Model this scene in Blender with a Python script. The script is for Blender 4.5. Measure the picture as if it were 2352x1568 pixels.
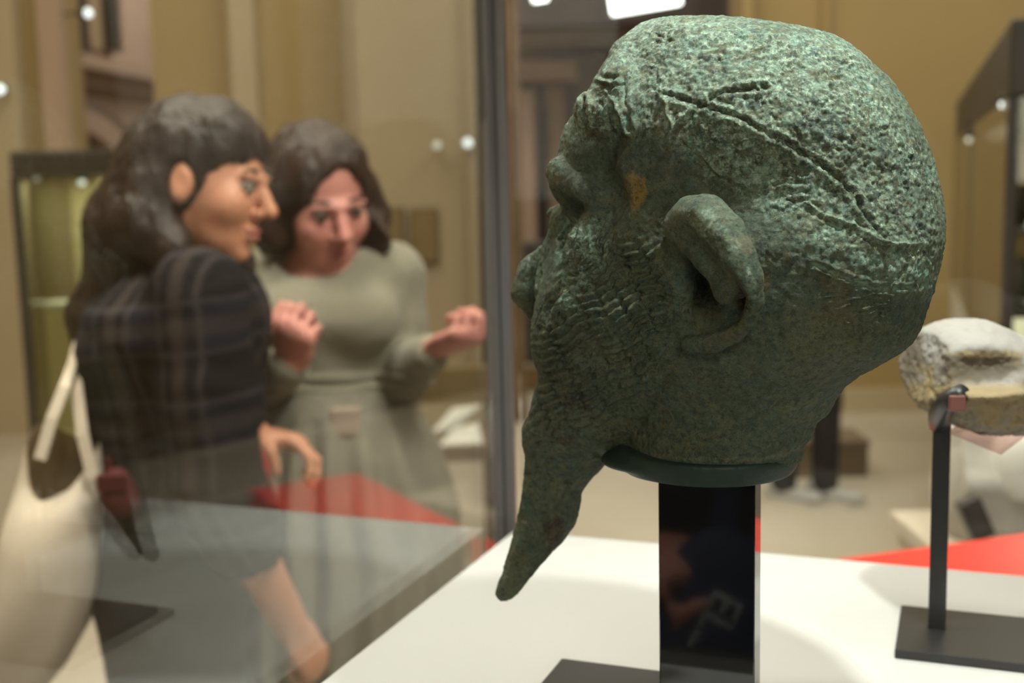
import bpy, bmesh, math, random
import numpy as np
from mathutils import Vector, Matrix, Euler

random.seed(7)
np.random.seed(7)
for o in list(bpy.data.objects):
    bpy.data.objects.remove(o)
SC = bpy.context.scene
COL = SC.collection

# ------------------------------------------------------------------ camera, light, exposure
FPX, CX, CY, CAM_H = 2700.0, 1176.0, 784.0, 1.5
PITCH, ROLL = math.radians(7.5), math.radians(1.3)
_f = np.array([0, math.cos(PITCH), -math.sin(PITCH)])
_r0 = np.array([1.0, 0, 0])
_u0 = np.cross(_r0, _f)
_r = _r0 * math.cos(ROLL) - _u0 * math.sin(ROLL)
_u = _u0 * math.cos(ROLL) + _r0 * math.sin(ROLL)
CAMP = np.array([0.0, 0.0, CAM_H])

cam = bpy.data.cameras.new('camera')
cam.sensor_width = 36.0
cam.lens = FPX / 2352.0 * 36.0
cam.clip_start = 0.02
cam.dof.use_dof = True
cam.dof.focus_distance = 0.635
cam.dof.aperture_fstop = cam.lens / 6.8
cam.dof.aperture_blades = 0
camo = bpy.data.objects.new('camera', cam)
COL.objects.link(camo)
camo.matrix_world = Matrix(((_r[0], _u[0], -_f[0], 0), (_r[1], _u[1], -_f[1], 0), (_r[2], _u[2], -_f[2], CAM_H), (0, 0, 0, 1)))
SC.camera = camo

SC.view_settings.view_transform = 'Standard'
SC.view_settings.look = 'None'
SC.view_settings.gamma = 1.0
SC.view_settings.use_curve_mapping = False
SC.view_settings.exposure = 0.0

world = bpy.data.worlds.new('room_glow')
world.use_nodes = True
world.node_tree.nodes['Background'].inputs[0].default_value = (1.0, 0.86, 0.66, 1)
world.node_tree.nodes['Background'].inputs[1].default_value = 0.16
SC.world = world


def aim(o, target):
    d = Vector(target) - o.location
    o.rotation_euler = d.to_track_quat('-Z', 'Y').to_euler()


def area(name, loc, target, size, power, col, size_y=None, spread=None):
    l = bpy.data.lights.new(name, 'AREA')
    l.energy = power
    l.color = col
    l.size = size
    if size_y:
        l.shape = 'RECTANGLE'
        l.size_y = size_y
    if spread:
        l.spread = spread
    o = bpy.data.objects.new(name, l)
    o.location = loc
    COL.objects.link(o)
    aim(o, target)
    return o


def spot(name, loc, target, power, col, angle, blend=0.5, radius=0.02):
    l = bpy.data.lights.new(name, 'SPOT')
    l.energy = power
    l.color = col
    l.spot_size = math.radians(angle)
    l.spot_blend = blend
    l.shadow_soft_size = radius
    o = bpy.data.objects.new(name, l)
    o.location = loc
    COL.objects.link(o)
    aim(o, target)
    return o


# gallery ceiling light (warm), added unseen fills and the cool lamps in the roof of the glass case
area('unseen_gallery_light', (-1.4, 2.6, 5.4), (-0.8, 2.6, 0), 3.0, 210, (1.0, 0.88, 0.70), 3.0)
area('unseen_gallery_light', (-1.2, 1.2, 4.9), (-0.5, 2.05, 1.2), 1.6, 20, (1.0, 0.90, 0.78), 1.6, math.radians(56))  # added narrow beam for the women, kept off the bronze
area('unseen_gallery_light', (0.9, 0.6, 3.3), (-0.35, 2.0, 1.3), 0.8, 18, (1.0, 0.90, 0.80), 0.8, math.radians(70))  # unseen fill added for the women's faces
area('unseen_gallery_light', (0.5, -2.4, 2.4), (0.1, 0.8, 1.4), 2.0, 58, (1.0, 0.9, 0.76), 2.0)  # unseen fill added behind the camera for the lower bronze head
area('unseen_gallery_light', (2.4, 4.6, 5.4), (2.2, 5.4, 0), 2.6, 170, (1.0, 0.88, 0.72), 2.6)
area('unseen_gallery_light', (-1.0, 5.6, 5.4), (-1.2, 6.6, 1.5), 3.0, 80, (1.0, 0.86, 0.66), 1.6)
area('unseen_hall_light', (-1.9, 9.6, 4.9), (-3.3, 10.2, 2.2), 1.0, 60, (1.0, 0.86, 0.74), 1.0)  # unseen light added to brighten the stone side wall
area('unseen_hall_light', (0.2, 10.4, 5.4), (0.2, 11.5, 0), 3.0, 120, (1.0, 0.87, 0.80), 1.5)
spot('case_lamp', (0.27, 0.525, 1.985), (0.13, 0.72, 1.2), 28.0, (0.97, 1.0, 0.95), 84, 0.6, 0.018)
spot('case_lamp', (0.45, 0.84, 1.985), (0.36, 0.88, 1.2), 2.6, (1.0, 0.99, 0.95), 66, 0.6, 0.018)
spot('case_lamp', (-0.04, 0.84, 1.985), (0.03, 0.74, 1.4), 9.0, (0.97, 1.0, 0.95), 70, 0.6, 0.018)
spot('case_lamp', (0.02, 0.96, 1.985), (0.05, 0.90, 1.2), 4.5, (1.0, 0.99, 0.95), 80, 0.6, 0.02)


# ------------------------------------------------------------------ pixel <-> world helpers (photo taken as 2352 x 1568)
def ray(px, py):
    return _f + _r * ((px - CX) / FPX) - _u * ((py - CY) / FPX)


def at(px, py, Y):
    d = ray(px, py)
    return CAMP + d * (Y / d[1])


def atz(px, py, z):
    d = ray(px, py)
    return CAMP + d * ((z - CAM_H) / d[2])


def proj(P):
    v = np.asarray(P, dtype=np.float64) - CAMP
    z = v @ _f
    return CX + FPX * (v @ _r) / z, CY - FPX * (v @ _u) / z


# ------------------------------------------------------------------ object helpers
def tag(o, label=None, cat=None, group=None, kind=None):
    if label:
        o['label'] = label
    if cat:
        o['category'] = cat
    if group:
        o['group'] = group
    if kind:
        o['kind'] = kind
    return o


def empty(name, loc, label, cat, group=None, rz=0.0):
    o = bpy.data.objects.new(name, None)
    o.empty_display_size = 0.05
    o.location = tuple(float(v) for v in loc)
    o.rotation_euler = (0, 0, rz)
    COL.objects.link(o)
    return tag(o, label, cat, group)


def link(name, me, mat=None, parent=None, world_origin=None):
    """me is in world coordinates when parent is given with world_origin=True semantic: vertices are shifted by parent's location"""
    o = bpy.data.objects.new(name, me)
    COL.objects.link(o)
    if mat is not None:
        me.materials.clear()
        me.materials.append(mat)
    if parent is not None:
        o.parent = parent
    return o


def np_mesh(name, V, Fq, smooth=True, origin=None):
    V = np.asarray(V, dtype=np.float64)
    if origin is not None:
        V = V - np.asarray(origin, dtype=np.float64)
    Fq = np.asarray(Fq, dtype=np.int32)
    n, m = Fq.shape
    me = bpy.data.meshes.new(name)
    me.vertices.add(len(V))
    me.vertices.foreach_set('co', V.astype(np.float32).ravel())
    me.loops.add(n * m)
    me.loops.foreach_set('vertex_index', Fq.ravel())
    me.polygons.add(n)
    me.polygons.foreach_set('loop_start', np.arange(0, n * m, m, dtype=np.int32))
    me.polygons.foreach_set('loop_total', np.full(n, m, dtype=np.int32))
    me.polygons.foreach_set('use_smooth', np.full(n, smooth, dtype=bool))
    me.update(calc_edges=True)
    return me


def bm_mesh(name, bm, smooth=False, origin=None):
    if origin is not None:
        bmesh.ops.translate(bm, verts=bm.verts, vec=-Vector([float(v) for v in origin]))
    bmesh.ops.recalc_face_normals(bm, faces=bm.faces)
    me = bpy.data.meshes.new(name)
    bm.to_mesh(me)
    bm.free()
    for p in me.polygons:
        p.use_smooth = smooth
    return me


def add_box(bm, c, s, rz=0.0, bev=0.0, R=None):
    M = Matrix.Translation(Vector([float(v) for v in c])) @ (R.to_4x4() if R is not None else Matrix.Rotation(rz, 4, 'Z')) @ Matrix.Diagonal((s[0], s[1], s[2], 1))
    r = bmesh.ops.create_cube(bm, size=1.0, matrix=M)
    if bev:
        es = list({e for v in r['verts'] for e in v.link_edges})
        bmesh.ops.bevel(bm, geom=es, offset=bev, segments=2, affect='EDGES', profile=0.5)


def box(name, c, s, mat, parent=None, rz=0.0, bev=0.0, origin=None, R=None):
    bm = bmesh.new()
    add_box(bm, c, s, rz, bev, R)
    if parent is not None and origin is None:
        origin = parent.location
    return link(name, bm_mesh(name, bm, origin=origin), mat, parent)


def prism(name, poly, z0, z1, mat, parent=None, bev=0.0, origin=None):
    """vertical prism on a plan polygon"""
    bm = bmesh.new()
    vs = [bm.verts.new((float(p[0]), float(p[1]), z0)) for p in poly]
    f = bm.faces.new(vs)
    r = bmesh.ops.extrude_face_region(bm, geom=[f])
    bmesh.ops.translate(bm, verts=[v for v in r['geom'] if isinstance(v, bmesh.types.BMVert)], vec=(0, 0, z1 - z0))
    if bev:
        bmesh.ops.bevel(bm, geom=list(bm.edges), offset=bev, segments=2, affect='EDGES', profile=0.5)
    if parent is not None and origin is None:
        origin = parent.location
    return link(name, bm_mesh(name, bm, origin=origin), mat, parent)


def add_tube(bm, pts, r, seg=10, caps=True):
    pts = [Vector([float(c) for c in p]) for p in pts]
    rr = r if hasattr(r, '__len__') else [r] * len(pts)
    rings = []
    up = Vector((0.13, 0.21, 0.97))
    for i, p in enumerate(pts):
        t = (pts[min(i + 1, len(pts) - 1)] - pts[max(i - 1, 0)]).normalized()
        a = t.cross(up)
        if a.length < 1e-3:
            a = t.cross(Vector((1, 0, 0)))
        a.normalize()
        b = t.cross(a)
        rings.append([bm.verts.new(p + (a * math.cos(2 * math.pi * k / seg) + b * math.sin(2 * math.pi * k / seg)) * rr[i]) for k in range(seg)])
    for i in range(len(rings) - 1):
        for k in range(seg):
            bm.faces.new((rings[i][k], rings[i][(k + 1) % seg], rings[i + 1][(k + 1) % seg], rings[i + 1][k]))
    if caps:
        bm.faces.new(rings[0][::-1])
        bm.faces.new(rings[-1])


def tube(name, pts, r, mat, parent=None, seg=10):
    bm = bmesh.new()
    add_tube(bm, pts, r, seg)
    return link(name, bm_mesh(name, bm, True, parent.location if parent is not None else None), mat, parent)


def add_ribbon(bm, pts, nrm, w, t):
    """flat strap of width w and thickness t along pts; nrm = face normal"""
    pts = [Vector([float(c) for c in p]) for p in pts]
    n0 = Vector(nrm).normalized()
    ww = w if hasattr(w, '__len__') else [w] * len(pts)
    rings = []
    for i, p in enumerate(pts):
        tg = (pts[min(i + 1, len(pts) - 1)] - pts[max(i - 1, 0)]).normalized()
        s = tg.cross(n0).normalized()
        n = s.cross(tg).normalized()
        rings.append([bm.verts.new(p + s * a * ww[i] / 2 + n * b * t / 2) for a, b in ((-1, -1), (1, -1), (1, 1), (-1, 1))])
    for i in range(len(rings) - 1):
        for k in range(4):
            bm.faces.new((rings[i][k], rings[i][(k + 1) % 4], rings[i + 1][(k + 1) % 4], rings[i + 1][k]))
    bm.faces.new(rings[0][::-1])
    bm.faces.new(rings[-1])


def ribbon(name, pts, nrm, w, t, mat, parent=None):
    bm = bmesh.new()
    add_ribbon(bm, pts, nrm, w, t)
    return link(name, bm_mesh(name, bm, False, parent.location if parent is not None else None), mat, parent)


# ------------------------------------------------------------------ numpy noise
def _hash(ix, iy, iz, seed):
    h = (ix.astype(np.int64) * 374761393 + iy.astype(np.int64) * 668265263 + iz.astype(np.int64) * 1274126177 + seed * 974711) & 0xffffffff
    h = ((h ^ (h >> 13)) * 1274126177) & 0xffffffff
    h = h ^ (h >> 16)
    return (h & 0xffff).astype(np.float32) / 65535.0


def vnoise(P, seed=0):
    i = np.floor(P).astype(np.int64)
    f = (P - i).astype(np.float32)
    f = f * f * (3 - 2 * f)
    out = 0
    for dx in (0, 1):
        wx = f[:, 0] if dx else 1 - f[:, 0]
        for dy in (0, 1):
            wy = f[:, 1] if dy else 1 - f[:, 1]
            for dz in (0, 1):
                wz = f[:, 2] if dz else 1 - f[:, 2]
                out = out + wx * wy * wz * _hash(i[:, 0] + dx, i[:, 1] + dy, i[:, 2] + dz, seed)
    return out * 2 - 1


def fbm(P, octv=4, seed=0, gain=0.5):
    a, s, t = 1.0, 0.0, 0.0
    Q = np.array(P, dtype=np.float64)
    for k in range(octv):
        s = s + a * vnoise(Q, seed + k * 17)
        t += a
        a *= gain
        Q = Q * 2.03 + 11.7
    return s / t


def worley(P, seed=0):
    i = np.floor(P).astype(np.int64)
    d1 = np.full(len(P), 9.0, dtype=np.float32)
    for dx in (-1, 0, 1):
        for dy in (-1, 0, 1):
            for dz in (-1, 0, 1):
                c = (i[:, 0] + dx, i[:, 1] + dy, i[:, 2] + dz)
                q = np.stack([c[k] + _hash(*c, seed + 3 * k) for k in range(3)], 1)
                d1 = np.minimum(d1, ((P - q) ** 2).sum(1))
    return np.sqrt(d1)


def sstep(a, b, x):
    t = np.clip((x - a) / (b - a), 0, 1)
    return t * t * (3 - 2 * t)


# ------------------------------------------------------------------ signed-distance sculpting
class Field:
    def __init__(s, lo, hi, h):
        s.lo = np.asarray(lo, float)
        s.h = float(h)
        s.n = np.ceil((np.asarray(hi, float) - s.lo) / h).astype(int) + 1
        s.f = np.full(s.n, 1.0, dtype=np.float32)
        s.ax = [s.lo[k] + np.arange(s.n[k]) * h for k in range(3)]

    def _win(s, lo, hi, pad):
        a = np.clip(np.floor((np.asarray(lo) - pad - s.lo) / s.h).astype(int), 0, s.n)
        b = np.clip(np.ceil((np.asarray(hi) + pad - s.lo) / s.h).astype(int) + 1, 0, s.n)
        return tuple(slice(a[k], b[k]) for k in range(3))

    def _xyz(s, w):
        return (s.ax[0][w[0]][:, None, None].astype(np.float32), s.ax[1][w[1]][None, :, None].astype(np.float32), s.ax[2][w[2]][None, None, :].astype(np.float32))

    def put(s, fn, lo, hi, k=0.01, op='add'):
        w = s._win(lo, hi, k + 3 * s.h)
        if any(x.stop <= x.start for x in w):
            return
        d = fn(*s._xyz(w)).astype(np.float32)
        g = s.f[w]
        if op == 'sub':
            d = -d
            hh = np.clip(0.5 + 0.5 * (d - g) / max(k, 1e-6), 0, 1)
            s.f[w] = g + (d - g) * hh + k * hh * (1 - hh)
        elif op == 'and':
            s.f[w] = np.maximum(g, d)
        else:
            hh = np.clip(0.5 + 0.5 * (g - d) / max(k, 1e-6), 0, 1)
            s.f[w] = g + (d - g) * hh - k * hh * (1 - hh)

    def ell(s, c, r, k=0.01, R=None, op='add'):
        c = np.asarray(c, float)
        r = np.asarray(r, float) if hasattr(r, '__len__') else np.array([r, r, r], float)
        Rm = np.eye(3) if R is None else np.asarray(R, float)   # rows = local axes
        ext = np.sqrt(((Rm * r[:, None]) ** 2).sum(0))

        def fn(x, y, z):
            x, y, z = x - c[0], y - c[1], z - c[2]
            q = [Rm[i, 0] * x + Rm[i, 1] * y + Rm[i, 2] * z for i in range(3)]
            k0 = np.sqrt((q[0] / r[0]) ** 2 + (q[1] / r[1]) ** 2 + (q[2] / r[2]) ** 2)
            k1 = np.sqrt((q[0] / r[0] ** 2) ** 2 + (q[1] / r[1] ** 2) ** 2 + (q[2] / r[2] ** 2) ** 2)
            return k0 * (k0 - 1.0) / np.maximum(k1, 1e-6)
        s.put(fn, c - ext, c + ext, k, op)

    def cap(s, a, b, ra, rb=None, k=0.01, op='add', flat=None):
        a = np.asarray(a, float)
        b = np.asarray(b, float)
        rb = ra if rb is None else rb
        m = max(ra, rb)
        ab = b - a
        L = float(ab @ ab) + 1e-12

        def fn(x, y, z):
            x, y, z = x - a[0], y - a[1], z - a[2]
            t = np.clip((x * ab[0] + y * ab[1] + z * ab[2]) / L, 0, 1)
            dx, dy, dz = x - t * ab[0], y - t * ab[1], z - t * ab[2]
            return np.sqrt(dx * dx + dy * dy + dz * dz) - (ra + (rb - ra) * t)
        s.put(fn, np.minimum(a, b) - m, np.maximum(a, b) + m, k, op)

    def chain(s, pts, rs, k=0.01, op='add'):
        for i in range(len(pts) - 1):
            s.cap(pts[i], pts[i + 1], rs[i], rs[i + 1], k, op)

    def loft(s, rows, k=0.01, ang=0.0, op='add'):
        """rows: (z, xc, yc, half_a, half_b) - elliptic sections, long axis turned by ang about z"""
        rows = sorted(rows)
        A = np.array(rows, float)
        ca, sa = math.cos(ang), math.sin(ang)
        m = A[:, 3:5].max(1)
        lo = np.array([(A[:, 1] - m).min(), (A[:, 2] - m).min(), A[0, 0]])
        hi = np.array([(A[:, 1] + m).max(), (A[:, 2] + m).max(), A[-1, 0]])

        def fn(x, y, z):
            zz = z[0, 0, :]
            g = [np.interp(zz, A[:, 0], A[:, j])[None, None, :].astype(np.float32) for j in (1, 2, 3, 4)]
            dx, dy = x - g[0], y - g[1]
            u = dx * ca + dy * sa
            v = -dx * sa + dy * ca
            q = np.sqrt((u / g[2]) ** 2 + (v / g[3]) ** 2)
            d = (q - 1) * np.minimum(g[2], g[3])
            over = np.maximum(zz - A[-1, 0], A[0, 0] - zz)[None, None, :]
            return np.maximum(d, over)
        s.put(fn, lo, hi, k, op)

    def plane_cut(s, p, n):
        """removes what lies on the side n points to"""
        p = np.asarray(p, float)
        n = np.asarray(n, float) / np.linalg.norm(n)
        w = tuple(slice(0, q) for q in s.n)
        x, y, z = s._xyz(w)
        s.f = np.maximum(s.f, ((x - p[0]) * n[0] + (y - p[1]) * n[1] + (z - p[2]) * n[2]).astype(np.float32))

    def val(s, P):
        q = (np.atleast_2d(P) - s.lo) / s.h
        i = np.clip(np.floor(q).astype(int), 0, s.n - 2)
        t = q - i
        o = 0
        for dx in (0, 1):
            for dy in (0, 1):
                for dz in (0, 1):
                    o = o + (t[:, 0] if dx else 1 - t[:, 0]) * (t[:, 1] if dy else 1 - t[:, 1]) * (t[:, 2] if dz else 1 - t[:, 2]) * s.f[i[:, 0] + dx, i[:, 1] + dy, i[:, 2] + dz]
        return o

    def hit(s, px, py, y0, y1):
        d = ray(px, py)
        ys = np.arange(y0, y1, 0.0005)
        P = CAMP + d[None, :] * (ys / d[1])[:, None]
        v = s.val(P)
        j = np.argmax(v < 0)
        return P[j] if v[j] < 0 else P[len(P) // 2]

    def mesh(s):
        f = s.f
        f[0], f[-1], f[:, 0], f[:, -1], f[:, :, 0], f[:, :, -1] = [1.0] * 6
        b = f < 0
        c = np.zeros(s.n - 1, dtype=np.uint8)
        for dx in (0, 1):
            for dy in (0, 1):
                for dz in (0, 1):
                    c += b[dx:dx + s.n[0] - 1, dy:dy + s.n[1] - 1, dz:dz + s.n[2] - 1]
        act = (c > 0) & (c < 8)
        I = np.argwhere(act)
        idx = np.full(s.n - 1, -1, dtype=np.int32)
        idx[act] = np.arange(len(I))
        cor = [(x, y, z) for x in (0, 1) for y in (0, 1) for z in (0, 1)]
        vals = np.stack([f[I[:, 0] + x, I[:, 1] + y, I[:, 2] + z] for x, y, z in cor], 1)
        acc = np.zeros((len(I), 3))
        cnt = np.zeros(len(I))
        for a in range(8):
            for e in range(a + 1, 8):
                da = np.array(cor[e]) - np.array(cor[a])
                if np.abs(da).sum() != 1:
                    continue
                va, ve = vals[:, a], vals[:, e]
                m = (va < 0) != (ve < 0)
                t = np.where(m, va / np.where(m, va - ve, 1), 0)
                acc += m[:, None] * (np.array(cor[a])[None, :] + t[:, None] * da[None, :])
                cnt += m
        V = s.lo + (I + acc / cnt[:, None]) * s.h
        Q = []
        for ax in range(3):
            sl0 = [slice(1, -1)] * 3
            sl1 = [slice(1, -1)] * 3
            sl0[ax] = slice(0, -1)
            sl1[ax] = slice(1, None)
            b0, b1 = b[tuple(sl0)], b[tuple(sl1)]
            E = np.argwhere(b0 != b1)
            if not len(E):
                continue
            fl = b0[E[:, 0], E[:, 1], E[:, 2]]
            off = np.ones(3, int)
            off[ax] = 0
            E = E + off
            u, v = (ax + 1) % 3, (ax + 2) % 3
            q = []
            for du, dv in ((-1, -1), (0, -1), (0, 0), (-1, 0)):
                J = E.copy()
                J[:, u] += du
                J[:, v] += dv
                q.append(idx[J[:, 0], J[:, 1], J[:, 2]])
            q = np.stack(q, 1)
            q[~fl] = q[~fl][:, ::-1]
            Q.append(q)
        return V, np.concatenate(Q)


def relax(V, Q, it=2, lam=0.5):
    n = len(V)
    E = np.concatenate([Q[:, [0, 1]], Q[:, [1, 2]], Q[:, [2, 3]], Q[:, [3, 0]]])
    deg = np.bincount(E[:, 0], minlength=n) + np.bincount(E[:, 1], minlength=n)
    for _ in range(it):
        S = np.zeros_like(V)
        for k in range(3):
            S[:, k] = np.bincount(E[:, 0], V[E[:, 1], k], n) + np.bincount(E[:, 1], V[E[:, 0], k], n)
        V = V + lam * (S / np.maximum(deg, 1)[:, None] - V)
    return V


def vnormals(V, Q):
    N = np.cross(V[Q[:, 2]] - V[Q[:, 0]], V[Q[:, 3]] - V[Q[:, 1]])
    out = np.zeros_like(V)
    for k in range(3):
        for j in range(4):
            out[:, k] += np.bincount(Q[:, j], N[:, k], len(V))
    return out / np.maximum(np.linalg.norm(out, axis=1, keepdims=True), 1e-12)


def subdiv(V, Q):
    """one linear quad split"""
    n, m = len(V), len(Q)
    E = np.sort(np.concatenate([Q[:, [0, 1]], Q[:, [1, 2]], Q[:, [2, 3]], Q[:, [3, 0]]]), 1)
    key = E[:, 0].astype(np.int64) * n + E[:, 1]
    uq, inv = np.unique(key, return_inverse=True)
    mid = (V[uq // n] + V[uq % n]) / 2
    cen = V[Q].mean(1)
    e = [n + inv[j * m:(j + 1) * m] for j in range(4)]
    c = n + len(uq) + np.arange(m)
    F4 = [np.stack([Q[:, j], e[j], c, e[(j + 3) % 4]], 1) for j in range(4)]
    return np.concatenate([V, mid, cen]), np.concatenate(F4)


def submesh(V, Q, sel):
    q = Q[sel]
    u, inv = np.unique(q, return_inverse=True)
    return u, inv.reshape(q.shape)


def set_color(me, name, C):
    a = me.color_attributes.new(name, 'FLOAT_COLOR', 'POINT')
    a.data.foreach_set('color', np.concatenate([C, np.ones((len(C), 1))], 1).astype(np.float32).ravel())


def in_poly(px, py, poly):
    r = np.zeros(len(px), bool)
    n = len(poly)
    for i in range(n):
        x0, y0 = poly[i]
        x1, y1 = poly[(i + 1) % n]
        if y0 == y1:
            continue
        c = ((y0 > py) != (y1 > py)) & (px < (x1 - x0) * (py - y0) / (y1 - y0) + x0)
        r ^= c
    return r


def line_dist(px, py, pts):
    """distance to a polyline in the picture plane and the signed side"""
    best = np.full(len(px), 1e9)
    sgn = np.zeros(len(px))
    for (x0, y0), (x1, y1) in zip(pts[:-1], pts[1:]):
        dx, dy = x1 - x0, y1 - y0
        L = dx * dx + dy * dy
        t = np.clip(((px - x0) * dx + (py - y0) * dy) / L, 0, 1)
        ex, ey = px - x0 - t * dx, py - y0 - t * dy
        d = np.hypot(ex, ey)
        m = d < best
        best = np.where(m, d, best)
        sgn = np.where(m, np.sign(dx * ey - dy * ex), sgn)
    return best, sgn


# ------------------------------------------------------------------ materials
def srgb(r, g, b):
    def c(v):
        v /= 255.0
        return v / 12.92 if v <= 0.04045 else ((v + 0.055) / 1.055) ** 2.4
    return (c(r), c(g), c(b), 1.0)


def mat(name, col, rough=0.6, metal=0.0, noise=None, bump=None, spec=0.5, trans=0.0, sheen=0.0, coat=0.0):
    """procedural principled; noise=(scale, second colour, amount), bump=(scale, strength)"""
    m = bpy.data.materials.new(name)
    m.use_nodes = True
    nt = m.node_tree
    P = nt.nodes['Principled BSDF']
    P.inputs['Base Color'].default_value = col
    P.inputs['Roughness'].default_value = rough
    P.inputs['Metallic'].default_value = metal
    P.inputs['Specular IOR Level'].default_value = spec
    P.inputs['Coat Weight'].default_value = coat
    P.inputs['Sheen Weight'].default_value = sheen
    tc = nt.nodes.new('ShaderNodeTexCoord')
    if noise:
        n = nt.nodes.new('ShaderNodeTexNoise')
        n.inputs['Scale'].default_value = noise[0]
        n.inputs['Detail'].default_value = 5
        nt.links.new(tc.outputs['Object'], n.inputs['Vector'])
        rm = nt.nodes.new('ShaderNodeMapRange')
        rm.inputs[1].default_value, rm.inputs[2].default_value = 0.3, 0.7
        rm.inputs[4].default_value = noise[2]
        nt.links.new(n.outputs[0], rm.inputs[0])
        mx = nt.nodes.new('ShaderNodeMix')
        mx.data_type = 'RGBA'
        mx.inputs[6].default_value = col
        mx.inputs[7].default_value = noise[1]
        nt.links.new(rm.outputs[0], mx.inputs[0])
        nt.links.new(mx.outputs[2], P.inputs['Base Color'])
    if bump:
        n2 = nt.nodes.new('ShaderNodeTexNoise')
        n2.inputs['Scale'].default_value = bump[0]
        n2.inputs['Detail'].default_value = 6
        nt.links.new(tc.outputs['Object'], n2.inputs['Vector'])
        b = nt.nodes.new('ShaderNodeBump')
        b.inputs['Strength'].default_value = bump[1]
        b.inputs['Distance'].default_value = 0.01
        nt.links.new(n2.outputs[0], b.inputs['Height'])
        nt.links.new(b.outputs[0], P.inputs['Normal'])
    return m


def lamp_mat(name, col, strength):
    m = bpy.data.materials.new(name)
    m.use_nodes = True
    nt = m.node_tree
    P = nt.nodes['Principled BSDF']
    P.inputs['Emission Color'].default_value = col
    P.inputs['Emission Strength'].default_value = strength
    P.inputs['Base Color'].default_value = col
    return m


def glass_mat(name, r0=0.045, tint=(0.96, 0.98, 0.97, 1)):
    """clear pane: transparent with an angle-dependent mirror (Schlick), the same from both sides"""
    m = bpy.data.materials.new(name)
    m.use_nodes = True
    nt = m.node_tree
    for n in list(nt.nodes):
        nt.nodes.remove(n)
    N = nt.nodes.new
    out = N('ShaderNodeOutputMaterial')
    tr = N('ShaderNodeBsdfTransparent')
    tr.inputs[0].default_value = tint
    gl = N('ShaderNodeBsdfGlossy')
    gl.inputs['Roughness'].default_value = 0.0
    mx = N('ShaderNodeMixShader')
    g = N('ShaderNodeNewGeometry')
    dot = N('ShaderNodeVectorMath')
    dot.operation = 'DOT_PRODUCT'
    nt.links.new(g.outputs['Normal'], dot.inputs[0])
    nt.links.new(g.outputs['Incoming'], dot.inputs[1])
    ab = N('ShaderNodeMath'); ab.operation = 'ABSOLUTE'
    nt.links.new(dot.outputs['Value'], ab.inputs[0])
    om = N('ShaderNodeMath'); om.operation = 'SUBTRACT'; om.inputs[0].default_value = 1.0
    nt.links.new(ab.outputs[0], om.inputs[1])
    pw = N('ShaderNodeMath'); pw.operation = 'POWER'; pw.inputs[1].default_value = 2.75
    nt.links.new(om.outputs[0], pw.inputs[0])
    ma = N('ShaderNodeMath'); ma.operation = 'MULTIPLY_ADD'
    ma.inputs[1].default_value = 1 - r0
    ma.inputs[2].default_value = r0
    nt.links.new(pw.outputs[0], ma.inputs[0])
    nt.links.new(ma.outputs[0], mx.inputs[0])
    nt.links.new(tr.outputs[0], mx.inputs[1])
    nt.links.new(gl.outputs[0], mx.inputs[2])
    nt.links.new(mx.outputs[0], out.inputs[0])
    return m


# ================================================================== ROOM SHELL
M_OCHRE = mat('ochre_wall_paint', (0.37, 0.265, 0.12, 1), 0.8, noise=(0.9, (0.32, 0.225, 0.10, 1), 0.8), bump=(40, 0.05))
M_BEIGE = mat('pale_stone_pilaster', (0.46, 0.37, 0.245, 1), 0.75, noise=(1.3, (0.41, 0.325, 0.21, 1), 0.7), bump=(30, 0.05))
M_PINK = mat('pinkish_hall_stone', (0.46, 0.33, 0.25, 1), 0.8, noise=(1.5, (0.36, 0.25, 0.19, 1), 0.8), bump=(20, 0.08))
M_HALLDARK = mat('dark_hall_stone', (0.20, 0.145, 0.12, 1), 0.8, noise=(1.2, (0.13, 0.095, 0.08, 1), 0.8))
M_DARKFRAME = mat('dark_bronze_frame', (0.045, 0.036, 0.028, 1), 0.45, noise=(12, (0.03, 0.024, 0.02, 1), 0.6))
M_FLOOR = mat('pale_floor_boards', (0.49, 0.44, 0.375, 1), 0.45, noise=(1.6, (0.44, 0.385, 0.32, 1), 0.8))
M_FLOOR2 = M_FLOOR
M_CEIL = mat('ceiling_plaster', (0.6, 0.52, 0.4, 1), 0.9)
M_WOOD = mat('brown_wood', (0.16, 0.10, 0.055, 1), 0.5, noise=(6, (0.10, 0.06, 0.03, 1), 0.8))
YW = 7.5


def st(o):
    o['kind'] = 'structure'
    return o


def wallbox(name, px0, px1, Y, z0, z1, depth, m, dy=0.0):
    """upright slab between two picture columns at distance Y, depth going away from the camera"""
    x0 = at(px0, 500, Y)[0]
    x1 = at(px1, 500, Y)[0]
    return st(box(name, ((x0 + x1) / 2, Y + depth / 2 + dy, (z0 + z1) / 2), (x1 - x0, depth, z1 - z0), m))


st(box('floor', (0.8, 5.0, -0.05), (13, 18, 0.1), M_FLOOR))
st(box('ceiling', (0.8, 5.0, 5.65), (13, 18, 0.1), M_CEIL))
st(box('wall_left', (-3.9, 5.0, 2.8), (0.12, 18, 5.6), M_OCHRE))
M_SHADE = mat('dark_umber_wall', (0.045, 0.034, 0.022, 1), 0.85, noise=(0.9, (0.038, 0.028, 0.018, 1), 0.8))
st(box('wall_right', (5.2, 5.0, 2.8), (0.12, 18, 5.6), M_SHADE))
st(box('wall_behind', (0.8, -3.6, 2.8), (13, 0.12, 5.6), M_SHADE))
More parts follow.
